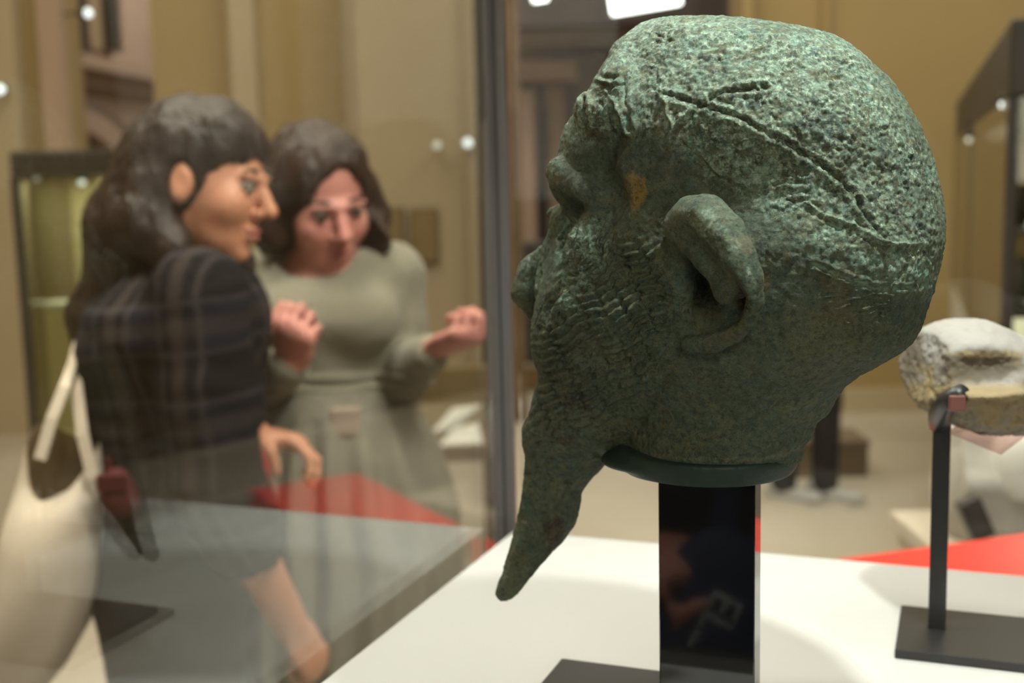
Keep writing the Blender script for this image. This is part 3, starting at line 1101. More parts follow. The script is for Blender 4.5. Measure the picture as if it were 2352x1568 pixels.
    D += strands([(1260, 720), (1390, 560), (1500, 560), (1545, 640), (1540, 800), (1470, 900), (1330, 1000), (1215, 1000), (1230, 800)], 0.88, -0.44, 21, 46, 1.6, 64, 30, 0.8, 9)
    D += strands([(1215, 980), (1430, 1000), (1330, 1150), (1290, 1260), (1150, 1370), (1170, 1260)], -0.42, 0.9, 34, 95, 0.9, 65, 20)
    D += strands([(1880, 640), (2080, 650), (2060, 780), (1960, 800), (1880, 740)], 1.0, -0.12, 13, 4000, 0.5, 66, 30)
    D += strands([(1370, 130), (1440, 120), (1440, 230), (1340, 330)], -0.5, 0.8, 26, 4000, 1.1, 67, 14)
    D += strands([(1190, 660), (1560, 820), (1480, 960), (1215, 1000), (1215, 760)], -0.3, 0.95, 40, 70, 0.35, 68, 20)
    V = V + N * D[:, None]
    global CRUST
    # irregular broken neck rim, hair edge at the nape
    # ---------------------------------------------------------------- colour of the patina, with a little painted light and shade
    P0 = mm
    base = np.array([0.098, 0.130, 0.086])
    olive = np.array([0.21, 0.21, 0.108])
    blue = np.array([0.075, 0.135, 0.115])
    pale = np.array([0.40, 0.56, 0.42])
    mint = np.array([0.26, 0.46, 0.36])
    ochre = np.array([0.46, 0.29, 0.06])
    rust = np.array([0.085, 0.030, 0.026])
    tan = np.array([0.27, 0.20, 0.11])
    C = np.tile(base, (len(V), 1))

    def lay(C, col, w):
        w = np.clip(w, 0, 1)[:, None]
        return C * (1 - w) + col * w
    C = lay(C, olive, 0.75 * sstep(-0.1, 0.5, fbm(P0 / 26, 4, 71)))
    C = lay(C, blue, 0.7 * sstep(0.0, 0.55, fbm(P0 / 19, 4, 72)))
    n3 = fbm(P0 / 5.0, 4, 73)
    crust = np.clip(0.12 + 1.0 * hair, 0, 1)
    crust = np.maximum(crust, zone([(1330, 130), (1450, 60), (1560, 60), (1540, 300), (1440, 320), (1330, 330), (1270, 420), (1250, 390)], 25) * 0.85)
    crust = np.maximum(crust, zone([(1285, 500), (1400, 490), (1400, 590), (1330, 690), (1270, 720)], 12) * 0.8)
    crust = np.maximum(crust, zone([(1565, 478), (1630, 478), (1700, 560), (1745, 660), (1735, 700), (1690, 620), (1600, 530)], 8) * 0.95)
    crust = np.maximum(crust, zone([(1190, 570), (1260, 560), (1240, 660), (1190, 680)], 12) * 0.7)
    CRUST = crust * np.clip(0.75 + 0.8 * fbm(P0 / 24, 3, 79), 0.2, 1.0)
    C = lay(C, pale, crust * 0.92 * sstep(-0.45, 0.30, n3 + 0.25 * fbm(P0 / 30, 3, 74)))
    C = lay(C, mint, crust * 0.8 * sstep(0.05, 0.45, fbm(P0 / 9, 4, 75)))
    C = lay(C, base * 0.8, 0.85 * crust * sstep(0.30, -0.0, W) * 0 + 0.8 * curl * face * sstep(0.48, 0.75, W))
    C = lay(C, np.array([0.055, 0.095, 0.105]), 0.6 * crust * sstep(0.12, 0.42, fbm(P0 / 11, 4, 76)))
    blot = lambda x, y, rx, ry, seed: sstep(1.25, 0.55, np.hypot((px - x) / rx, (py - y) / ry) + 0.9 * fbm(P0 / 6, 4, seed)) * face
    C = lay(C, ochre, 0.95 * blot(1462, 428, 26, 30, 81) + 0.8 * blot(1457, 462, 14, 26, 82))
    C = lay(C, tan, 0.85 * blot(1762, 645, 18, 20, 83) + 0.6 * blot(1712, 560, 20, 22, 84))
    C = lay(C, tan * 0.8, 0.6 * blot(1920, 640, 60, 28, 85) + 0.55 * blot(1930, 715, 46, 40, 86))
    C = lay(C, rust, 0.9 * blot(1705, 690, 15, 26, 87) + 0.9 * blot(1270, 1215, 26, 52, 88) + 0.6 * blot(1330, 925, 40, 22, 89) + 0.5 * blot(2065, 462, 12, 28, 90) + 0.5 * blot(1310, 800, 16, 12, 91) + 0.5 * blot(1300, 1010, 22, 10, 92))
    C = lay(C, np.array([0.16, 0.15, 0.12]), 0.6 * blot(1660, 780, 70, 18, 93))
    C = lay(C, np.array([0.20, 0.22, 0.165]), 0.7 * blot(1905, 828, 60, 26, 94))  # light bounced up onto the nape put into the colour
    d, _ = line_dist(px + 4 * fbm(mm / 5, 2, 41), py + 4 * fbm(mm / 5, 2, 42), [(1448, 1026), (1500, 1042), (1570, 1052), (1640, 1057), (1720, 1056), (1790, 1046), (1836, 1030)])
    C = lay(C, np.array([0.24, 0.26, 0.17]), 0.75 * face * np.exp(-(d / 6) ** 2))
    # pale line along the ridges
    for pl, w in ((lines[2][0], 8), (lines[4][0], 7), (lines[6][0], 6)):
        d, _ = line_dist(px + 5 * fbm(mm / 5, 2, 41), py + 5 * fbm(mm / 5, 2, 42), pl)
        C = lay(C, pale, 0.8 * face * np.exp(-(d / w) ** 2))
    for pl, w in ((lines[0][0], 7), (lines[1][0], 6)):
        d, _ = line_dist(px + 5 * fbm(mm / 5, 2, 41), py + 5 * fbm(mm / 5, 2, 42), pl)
        C = lay(C, base * 0.5, 0.8 * face * np.exp(-(d / w) ** 2))  # shade of the two deep cut lines put into the colour
    return V, Q, C, px, py


def make_head():
    V, Q, C, px, py = head_mesh()
    root = empty('bronze_head', HEADC, 'green patinated bronze head of a bearded man on the tall black stand', 'sculpture')
    cx, cy = px[Q].mean(1), py[Q].mean(1)
    cen = V[Q].mean(1)
    ec = V[(np.abs(px - 1650) < 12) & (np.abs(py - 640) < 12)]
    ec = ec[np.argmin(ec[:, 1])]
    near = np.linalg.norm(cen - ec, axis=1) < 0.055
    part = np.zeros(len(Q), int)
    ear = in_poly(cx, cy, [(1545, 560), (1560, 495), (1600, 474), (1650, 490), (1710, 560), (1752, 650), (1748, 740), (1700, 785), (1640, 806), (1570, 810), (1548, 700)]) & near
    beard = in_poly(cx, cy, [(1100, 1420), (1260, 730), (1400, 600), (1530, 640), (1556, 812), (1500, 930), (1436, 1030), (1360, 1110), (1300, 1300), (1160, 1400)]) | (cy > 1062)
    mous = in_poly(cx, cy, [(1180, 560), (1400, 480), (1412, 580), (1270, 745), (1180, 745)]) & (cen[:, 1] > Y0 - 0.05)
    nose = in_poly(cx, cy, [(1240, 360), (1330, 300), (1380, 420), (1380, 480), (1300, 520), (1240, 520)]) & (cen[:, 1] > Y0 + 0.02)
    neck = in_poly(cx, cy, [(1556, 812), (1640, 812), (1760, 800), (1960, 822), (1900, 1100), (1436, 1062), (1436, 1030), (1500, 930)])
    part[neck] = 5
    part[beard] = 2
    part[mous] = 3
    part[nose] = 4
    part[ear] = 1
    for k, nm in enumerate(('head', 'ear', 'beard', 'moustache', 'nose', 'neck')):
        u, q = submesh(V, Q, part == k)
        me = np_mesh(nm, V[u], q, True, HEADC)
        set_color(me, 'patina', C[u])
        ca_ = me.attributes.new('crust', 'FLOAT', 'POINT')
        ca_.data.foreach_set('value', CRUST[u].astype(np.float32))
        link(nm, me, BRONZE, root)
    return root


make_head()


# ================================================================== BLACK STAND UNDER THE HEAD
M_BLACK = mat('black_gloss_metal', (0.005, 0.005, 0.006, 1), 0.05, spec=1.0, noise=(30, (0.008, 0.008, 0.009, 1), 0.5))
M_BLACKSATIN = mat('black_satin_metal', (0.022, 0.021, 0.021, 1), 0.38, noise=(25, (0.017, 0.016, 0.016, 1), 0.6))
M_COLLAR = mat('dark_green_collar_paint', (0.024, 0.042, 0.034, 1), 0.5, spec=0.25, noise=(60, (0.018, 0.032, 0.025, 1), 0.7), bump=(200, 0.1))
neck_c = at(1634, 1030, Y0 + 0.004)
uc = (neck_c - BP(0, 0, neck_c[2])) @ E1
vc = (neck_c - BP(0, 0, neck_c[2])) @ E2
ZPL = ZP + 0.006
Sc = atz(1290, 1510, ZPL)
us = (Sc - BP(0, 0, Sc[2])) @ E1
vs_ = (Sc - BP(0, 0, Sc[2])) @ E2
stand = empty('display_stand', BP(uc, vc, ZP), 'tall black stand with a wide flat post holding the bronze head', 'display stand')
bbox('base_plate', us, us + 2 * (uc - us), vs_, vs_ + min(max(2 * (vc - vs_), 0.11), BD - vs_ - 0.01), ZP, ZPL, M_BLACKSATIN, stand, 0.001)
zt = at(1630, 1072, Y0)[2]
bbox('post', uc - 0.0308, uc + 0.0285, vc - 0.011, vc + 0.011, ZPL, zt + 0.004, M_BLACK, stand, 0.0008)
F = Field(neck_c - np.array([0.10, 0.085, 0.04]), neck_c + np.array([0.075, 0.085, 0.03]), 0.0016)
c0 = at(1630, 1036, Y0 + 0.002)
rows_ = []
for k in range(9):
    t = k / 8
    rows_.append((c0[2] - 0.0105 + 0.014 * t, c0[0], c0[1], 0.0500 + 0.0045 * math.sin(t * 1.6), 0.0490 + 0.0040 * math.sin(t * 1.6)))
F.loft(rows_, 0.002)
F.ell(at(1462, 1054, Y0 - 0.002), (0.022, 0.026, 0.0055), 0.008)
V, Q = F.mesh()
V = relax(V, Q, 3)
link('collar', np_mesh('collar', V, Q, True, stand.location), M_COLLAR, stand)

# ================================================================== STONE FRAGMENT ON ITS OWN STAND (right)
zq = ZP + 0.007
P_bl, P_fl, P_post = atz(2070, 1388, zq), atz(2087, 1494, zq), atz(2152, 1438, zq)
ub, vb0 = (P_bl - BP(0, 0, zq)) @ E1, (P_bl - BP(0, 0, zq)) @ E2
vb1 = (P_fl - BP(0, 0, zq)) @ E2
up, vp = (P_post - BP(0, 0, zq)) @ E1, (P_post - BP(0, 0, zq)) @ E2
st2 = empty('display_stand', BP(up, vp, ZP), 'slim black stand with a square post under the pale stone fragment', 'display stand')
bbox('base_plate', ub, ub + 0.135, vb0, vb1, ZP, zq, M_BLACKSATIN, st2, 0.001)
YS = P_post[1]
ztop = at(2156, 955, YS)[2]
bbox('post', up - 0.0062, up + 0.0062, vp - 0.0062, vp + 0.0062, zq, ztop, M_BLACKSATIN, st2, 0.0006)
tube('bracket', [at(2157, 975, YS), at(2160, 952, YS - 0.012), at(2176, 922, YS - 0.044), at(2212, 900, YS - 0.058)], [0.0075, 0.0085, 0.0075, 0.006], M_BLACKSATIN, st2)
M_ACRYL = glass_mat('acrylic', 0.10, (0.93, 0.80, 0.80, 1))
a_, b_, c_, d_ = at(2185, 985, YS - 0.02), at(2300, 1032, YS - 0.03), at(2420, 940, YS + 0.0), at(2330, 900, YS + 0.04)
bm = bmesh.new()
vv = [bm.verts.new(p) for p in (a_, b_, c_, d_)]
f_ = bm.faces.new(vv)
r_ = bmesh.ops.extrude_face_region(bm, geom=[f_])
bmesh.ops.translate(bm, verts=[v for v in r_['geom'] if isinstance(v, bmesh.types.BMVert)], vec=(0, 0, -0.004))
link('acrylic_shelf', bm_mesh('acrylic_shelf', bm, origin=st2.location), M_ACRYL, st2)
box('clip', at(2198, 926, YS - 0.060), (0.011, 0.004, 0.011), mat('pink_clip', (0.17, 0.065, 0.055, 1), 0.35), st2, bev=0.001)


def make_stone():
    s = YS / FPX      # metres per picture pixel at this distance
    F = Field(at(2040, 1040, YS) - np.array([0, 0.07, 0]), at(2520, 690, YS) + np.array([0, 0.08, 0]), 0.0016)
    Pq = lambda x, y, d=0.0: at(x, y, YS + d)
    F.ell(Pq(2215, 815), (105 * s, 0.045, 85 * s), 0.01)
    F.ell(Pq(2300, 870), (175 * s, 0.050, 100 * s), 0.02)
    F.ell(Pq(2150, 850), (72 * s, 0.038, 90 * s), 0.015)
    F.ell(Pq(2270, 940), (100 * s, 0.040, 50 * s), 0.015)
    F.ell(Pq(2400, 900), (110 * s, 0.046, 105 * s), 0.015)
    F.ell(Pq(2268, 846, -0.052), (84 * s, 0.015, 32 * s), 0.010, op='sub')
    F.chain([Pq(2136, 775, -0.036), Pq(2160, 815, -0.046), Pq(2190, 862, -0.052)], [0.004, 0.006, 0.006], 0.006, op='sub')
    F.ell(Pq(2250, 905, -0.052), (120 * s, 0.012, 12 * s), 0.006)
    F.plane_cut(Pq(2104, 850), (-1.0, -0.25, 0.12))
    F.plane_cut(Pq(2300, 1003), (0.22, -0.1, -1.0))
    V, Q = F.mesh()
    V = relax(V, Q, 2)
    V, Q = subdiv(V, Q)
    V = relax(V, Q, 1)
    N = vnormals(V, Q)
    mm = V * 1000
    top = sstep(-0.1, 0.5, N[:, 2])
    V = V + N * (0.0024 * fbm(mm / 20, 4, 101) + (0.0004 + 0.0016 * (1 - top)) * fbm(mm / 4.5, 4, 102))[:, None]
    px, py = proj(V)
    white = np.array([0.31, 0.288, 0.262])
    tan = np.array([0.27, 0.20, 0.10])
    brn = np.array([0.115, 0.090, 0.060])
    n1, n2 = fbm(mm / 11, 4, 103), fbm(mm / 5, 4, 104)
    C = np.tile(white, (len(V), 1))

    def lay(C, col, w):
        w = np.clip(w, 0, 1)[:, None]
        return C * (1 - w) + col * w
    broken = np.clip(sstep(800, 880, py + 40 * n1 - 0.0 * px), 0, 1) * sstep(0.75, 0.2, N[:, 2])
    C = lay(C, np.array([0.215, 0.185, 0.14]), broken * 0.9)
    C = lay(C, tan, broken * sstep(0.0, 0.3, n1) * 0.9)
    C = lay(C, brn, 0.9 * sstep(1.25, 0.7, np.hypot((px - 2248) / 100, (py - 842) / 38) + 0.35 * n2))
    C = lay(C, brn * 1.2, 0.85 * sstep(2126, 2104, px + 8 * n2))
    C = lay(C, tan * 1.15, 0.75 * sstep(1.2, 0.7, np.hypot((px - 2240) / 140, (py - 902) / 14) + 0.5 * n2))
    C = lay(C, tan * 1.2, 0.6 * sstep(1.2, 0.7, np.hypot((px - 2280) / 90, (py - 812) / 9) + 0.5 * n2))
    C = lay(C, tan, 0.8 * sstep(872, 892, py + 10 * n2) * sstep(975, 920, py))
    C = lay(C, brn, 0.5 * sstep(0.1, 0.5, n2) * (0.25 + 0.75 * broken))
    root = empty('stone_fragment', Pq(2260, 990), 'broken pale marble fragment with brown hollows resting on the slim black stand', 'sculpture')
    me = np_mesh('carved_stone', V, Q, True, root.location)
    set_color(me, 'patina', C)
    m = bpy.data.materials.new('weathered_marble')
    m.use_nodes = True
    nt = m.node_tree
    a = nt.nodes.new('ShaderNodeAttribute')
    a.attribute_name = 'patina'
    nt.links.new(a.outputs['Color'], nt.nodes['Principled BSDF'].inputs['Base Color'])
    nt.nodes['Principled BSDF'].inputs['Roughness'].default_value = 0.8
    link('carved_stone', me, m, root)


make_stone()


# ================================================================== PEOPLE
def unit(v):
    v = np.asarray(v, float)
    return v / np.linalg.norm(v)


def frame(f, tilt=0.0):
    """head frame: forward f, her left s, up u (tilt leans the head to its own left)"""
    f = unit(f)
    s = unit(np.cross([0, 0, 1.0], f))
    u = np.cross(f, s)
    c, k = math.cos(tilt), math.sin(tilt)
    return f, s * c - u * k, u * c + s * k


class Head:
    def __init__(h, C, fwd, tilt=0.0, scale=1.0):
        h.C = np.asarray(C, float)
        h.f, h.s, h.u = frame(fwd, tilt)
        h.R = np.array([h.f, h.s, h.u])
        h.k = scale

    def p(h, f, s, u):
        return h.C + (h.f * f + h.s * s + h.u * u) * h.k

    def e(h, F, c, r, k, op='add'):
        F.ell(h.p(*c), np.array(r) * h.k, k, h.R, op)

    def build(h, F):
        h.e(F, (-0.012, 0, 0.025), (0.093, 0.074, 0.092), 0.01)
        h.e(F, (0.030, 0, -0.035), (0.058, 0.060, 0.082), 0.02)
        h.e(F, (0.040, 0, -0.082), (0.042, 0.044, 0.034), 0.02)
        h.e(F, (0.070, 0, -0.104), (0.018, 0.020, 0.016), 0.015)
        for s in (-1, 1):
            h.e(F, (0.058, s * 0.037, -0.028), (0.028, 0.026, 0.030), 0.02)
            h.e(F, (0.098, s * 0.032, 0.003), (0.016, 0.017, 0.012), 0.010, 'sub')
            F.cap(h.p(0.083, s * 0.046, 0.020), h.p(0.089, s * 0.010, 0.018), 0.006, 0.006, 0.016)
            h.e(F, (0.096, s * 0.012, -0.037), (0.010, 0.008, 0.008), 0.006)
            h.e(F, (-0.006, s * 0.077, -0.010), (0.019, 0.010, 0.033), 0.006)
            h.e(F, (-0.002, s * 0.089, -0.008), (0.010, 0.007, 0.019), 0.004, 'sub')
        F.chain([h.p(0.086, 0, 0.014), h.p(0.098, 0, -0.008), h.p(0.113, 0, -0.030)], [0.0085 * h.k, 0.0095 * h.k, 0.0125 * h.k], 0.008)
        h.e(F, (0.088, 0, -0.063), (0.011, 0.023, 0.0065), 0.005)
        h.e(F, (0.086, 0, -0.075), (0.011, 0.019, 0.0075), 0.005)
        h.e(F, (0.100, 0, -0.069), (0.010, 0.024, 0.0022), 0.004, 'sub')

    def extras(h, parent, iris):
        """eyes, brows and lips as their own little meshes"""
        for s in (-1, 1):
            bm = bmesh.new()
            bmesh.ops.create_uvsphere(bm, u_segments=14, v_segments=8, radius=0.0125 * h.k, matrix=Matrix.Translation(h.p(0.0795, s * 0.032, 0.003)))
            eye = link('eye', bm_mesh('eye', bm, True, parent.location), M_EYEWHITE, parent)
            bm = bmesh.new()
            bmesh.ops.create_uvsphere(bm, u_segments=12, v_segments=8, radius=0.0068 * h.k, matrix=Matrix.Translation(h.p(0.0870, s * 0.032, 0.001)))
            link('iris', bm_mesh('iris', bm, True, parent.location), iris, eye)
            tube('eyebrow', [h.p(0.088, s * 0.014, 0.026), h.p(0.089, s * 0.032, 0.031), h.p(0.079, s * 0.052, 0.026)], [0.0022, 0.0034, 0.0016], M_BROW, parent, 6)
            tube('eyelid', [h.p(0.085, s * 0.019, 0.006), h.p(0.093, s * 0.032, 0.010), h.p(0.081, s * 0.046, 0.005)], [0.002, 0.003, 0.002], M_BROW, parent, 6)
        bm = bmesh.new()
        for u, w in ((-0.0635, 0.0205), (-0.0745, 0.0175)):
            bmesh.ops.create_uvsphere(bm, u_segments=12, v_segments=8, radius=1.0, matrix=Matrix.Translation(h.p(0.0905, 0, u)) @ Matrix(np.stack([h.f, h.s, h.u], 1).tolist()).to_4x4() @ Matrix.Diagonal((0.0095 * h.k, w * h.k, 0.0058 * h.k, 1)))
        link('lips', bm_mesh('lips', bm, True, parent.location), M_LIPS, parent)


def hand(F, w, d, p, thumb, curl=(1.2, 1.3, 0.8), k=1.0, spread=0.10, tc=0.6):
    """w wrist, d towards knuckles, p out of the palm, thumb = +1/-1 side of cross(d, p)"""
    d = unit(d)
    p = unit(np.asarray(p, float) - d * (np.asarray(p, float) @ d))
    t = np.cross(d, p) * thumb
    R = np.array([d, t, p])
    F.ell(w + d * 0.048 * k, np.array([0.054, 0.042, 0.0165]) * k, 0.012, R)
    F.ell(w + (d * 0.078 - p * 0.002) * k, np.array([0.020, 0.042, 0.0150]) * k, 0.008, R)
    F.ell(w + (d * 0.034 + t * 0.026 + p * 0.010) * k, np.array([0.034, 0.018, 0.016]) * k, 0.010, R)
    for i, (o, L, z) in enumerate(((0.031, 0.072, 0.088), (0.011, 0.080, 0.094), (-0.010, 0.074, 0.090), (-0.029, 0.058, 0.082))):
        q = w + (d * z + t * o) * k
        a = 0.0
        r0_ = (0.0092, 0.0094, 0.009, 0.0078)[i] * k
        dd0 = unit(d + t * (o / 0.03) * spread)
        for j, (fr, c) in enumerate(zip((0.45, 0.31, 0.24), curl)):
            a += c * (0.92 + 0.06 * i)
            dd = dd0 * math.cos(a) + p * math.sin(a)
            q2 = q + dd * L * fr * k
            F.cap(q, q2, r0_ * (1 - 0.07 * j), r0_ * (1 - 0.07 * (j + 1)), 0.0045)
            q = q2
    q = w + (d * 0.030 + t * 0.034 + p * 0.010) * k
    d1 = unit(d * 0.75 + t * 0.60 + p * 0.35)
    q2 = q + d1 * 0.040 * k
    F.cap(q, q2, 0.0125 * k, 0.0105 * k, 0.008)
    d2 = unit(d * 0.75 + t * (0.60 - tc) + p * (0.35 + tc))
    F.cap(q2, q2 + d2 * 0.034 * k, 0.0105 * k, 0.0085 * k, 0.004)


def skin_mat(name, col, col2):
    m = mat(name, col, 0.5, noise=(18, col2, 0.7), bump=(220, 0.05))
    P = m.node_tree.nodes['Principled BSDF']
    P.inputs['Subsurface Weight'].default_value = 0.12
    P.inputs['Subsurface Radius'].default_value = (0.012, 0.005, 0.003)
    return m


M_EYEWHITE = mat('eye_white', (0.40, 0.33, 0.28, 1), 0.6, spec=0.1)
M_IRIS = mat('brown_iris', (0.03, 0.015, 0.008, 1), 0.6, spec=0.1)
M_BROW = mat('dark_brow', (0.045, 0.025, 0.016, 1), 0.7)
M_LIPS = mat('lips', (0.46, 0.16, 0.13, 1), 0.4)
M_SKIN1 = skin_mat('warm_skin', (0.60, 0.275, 0.165, 1), (0.55, 0.235, 0.135, 1))
M_SKIN2 = skin_mat('rosy_skin', (0.64, 0.28, 0.225, 1), (0.60, 0.24, 0.195, 1))


def hair_mat(name, col, col2):
    m = mat(name, col, 0.42, noise=(25, col2, 0.9))
    nt = m.node_tree
    P = nt.nodes['Principled BSDF']
    P.inputs['Specular IOR Level'].default_value = 0.3
    w = nt.nodes.new('ShaderNodeTexNoise')
    w.inputs['Scale'].default_value = 60
    mp = nt.nodes.new('ShaderNodeMapping')
    mp.inputs['Scale'].default_value = (3.0, 3.0, 0.35)
    tc = nt.nodes.new('ShaderNodeTexCoord')
    nt.links.new(tc.outputs['Object'], mp.inputs[0])
    nt.links.new(mp.outputs[0], w.inputs['Vector'])
    b = nt.nodes.new('ShaderNodeBump')
    b.inputs['Strength'].default_value = 0.6
    b.inputs['Distance'].default_value = 0.006
    nt.links.new(w.outputs[0], b.inputs['Height'])
    nt.links.new(b.outputs[0], P.inputs['Normal'])
    return m


M_HAIR1 = hair_mat('dark_brown_hair', (0.019, 0.0115, 0.009, 1), (0.034, 0.020, 0.015, 1))
M_HAIR2 = hair_mat('brown_hair', (0.026, 0.0145, 0.010, 1), (0.046, 0.025, 0.017, 1))


def finish(F, name, m, root, it=2, noise_amp=0.0, noise_scale=0.05, dirs=None):
    V, Q = F.mesh()
    V = relax(V, Q, it)
    if noise_amp:
        N = vnormals(V, Q)
        V = V + N * (noise_amp * fbm(V * np.array(dirs if dirs is not None else (1, 1, 1)) / noise_scale, 3, 5))[:, None]
    return link(name, np_mesh(name, V, Q, True, root.location), m, root)


def plaid_mat():
    m = mat('dark_plaid_wool', (0.010, 0.0095, 0.0105, 1), 0.95, spec=0.1)
    nt = m.node_tree
    N, L = nt.nodes.new, nt.links.new
    P = nt.nodes['Principled BSDF']
    tc = N('ShaderNodeTexCoord')
    mp = N('ShaderNodeMapping')
    mp.inputs['Rotation'].default_value = (0.0, 0.10, 0.5)
    L(tc.outputs['Object'], mp.inputs[0])
    col = None
    prev = (0.010, 0.0095, 0.011, 1)
    for axis, sc, lo, hi, c, amt in (('Z', 2.3, 0.50, 0.62, (0.012, 0.013, 0.022, 1), 0.9), ('X', 2.6, 0.50, 0.64, (0.011, 0.010, 0.012, 1), 0.8), ('Z', 2.3, 0.90, 0.96, (0.050, 0.038, 0.033, 1), 0.45), ('X', 2.6, 0.90, 0.965, (0.066, 0.051, 0.044, 1), 0.45), ('X', 5.2, 0.93, 0.99, (0.055, 0.048, 0.048, 1), 0.5), ('Z', 4.6, 0.93, 0.99, (0.05, 0.042, 0.045, 1), 0.5)):
        w = N('ShaderNodeTexWave')
        w.bands_direction = axis
        w.inputs['Scale'].default_value = sc
        w.inputs['Distortion'].default_value = 0.6
        w.inputs['Detail Scale'].default_value = 1.2
        L(mp.outputs[0], w.inputs['Vector'])
        r = N('ShaderNodeMapRange')
        r.inputs[1].default_value, r.inputs[2].default_value, r.inputs[4].default_value = lo, hi, amt
        L(w.outputs['Fac'], r.inputs[0])
        x = N('ShaderNodeMix')
        x.data_type = 'RGBA'
        L(r.outputs[0], x.inputs[0])
        if col is None:
            x.inputs[6].default_value = prev
        else:
            L(col, x.inputs[6])
        x.inputs[7].default_value = c
        col = x.outputs[2]
    L(col, P.inputs['Base Color'])
    return m


M_PLAID = plaid_mat()
M_TROUSER = mat('black_trousers', (0.012, 0.011, 0.011, 1), 0.9, noise=(14, (0.02, 0.018, 0.018, 1), 0.6))
M_SHOE = mat('grey_shoe_fabric', (0.40, 0.40, 0.41, 1), 0.7, noise=(20, (0.34, 0.34, 0.35, 1), 0.6))
M_SOLE = mat('white_sole', (0.62, 0.61, 0.58, 1), 0.6)
M_SWEATER = mat('olive_grey_knit', (0.27, 0.25, 0.185, 1), 0.9, noise=(160, (0.235, 0.215, 0.155, 1), 0.8), bump=(260, 0.3), sheen=0.2)
M_SKIRT = mat('olive_grey_skirt', (0.215, 0.195, 0.148, 1), 0.85, noise=(9, (0.175, 0.158, 0.12, 1), 0.7), bump=(60, 0.15))
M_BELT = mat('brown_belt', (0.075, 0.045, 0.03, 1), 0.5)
M_BOOT = mat('brown_leather_shoe', (0.05, 0.03, 0.02, 1), 0.45)


def shoes(root, feet, m):
    for (c, d) in feet:
        d = unit(d)
        s = np.array([-d[1], d[0], 0.0])
        R = np.array([d, s, [0, 0, 1.0]])
        F = Field(np.array(c) - 0.24, np.array(c) + np.array([0.24, 0.24, 0.22]), 0.006)
        F.ell(np.array(c) + d * 0.055 + np.array([0, 0, 0.036]), (0.135, 0.048, 0.034), 0.01, R)
        F.ell(np.array(c) - d * 0.030 + np.array([0, 0, 0.055]), (0.062, 0.042, 0.055), 0.03, R)
        F.ell(np.array(c) + d * 0.145 + np.array([0, 0, 0.034]), (0.046, 0.044, 0.030), 0.02, R)
        F.plane_cut(np.array(c) + np.array([0, 0, 0.014]), (0, 0, -1))
        sh = finish(F, 'shoe', m, root, 2)
        bm = bmesh.new()
        ring = []
        for k in range(24):
            a = 2 * math.pi * k / 24
            ring.append(np.array(c) + d * (0.052 + 0.143 * math.cos(a)) + s * (0.049 * math.sin(a) * (1 - 0.12 * math.cos(a))))
        f = bm.faces.new([bm.verts.new(q) for q in ring])
        r = bmesh.ops.extrude_face_region(bm, geom=[f])
        bmesh.ops.translate(bm, verts=[v for v in r['geom'] if isinstance(v, bmesh.types.BMVert)], vec=(0, 0, 0.020))
        link('sole', bm_mesh('sole', bm, False, root.location), M_SOLE, sh)


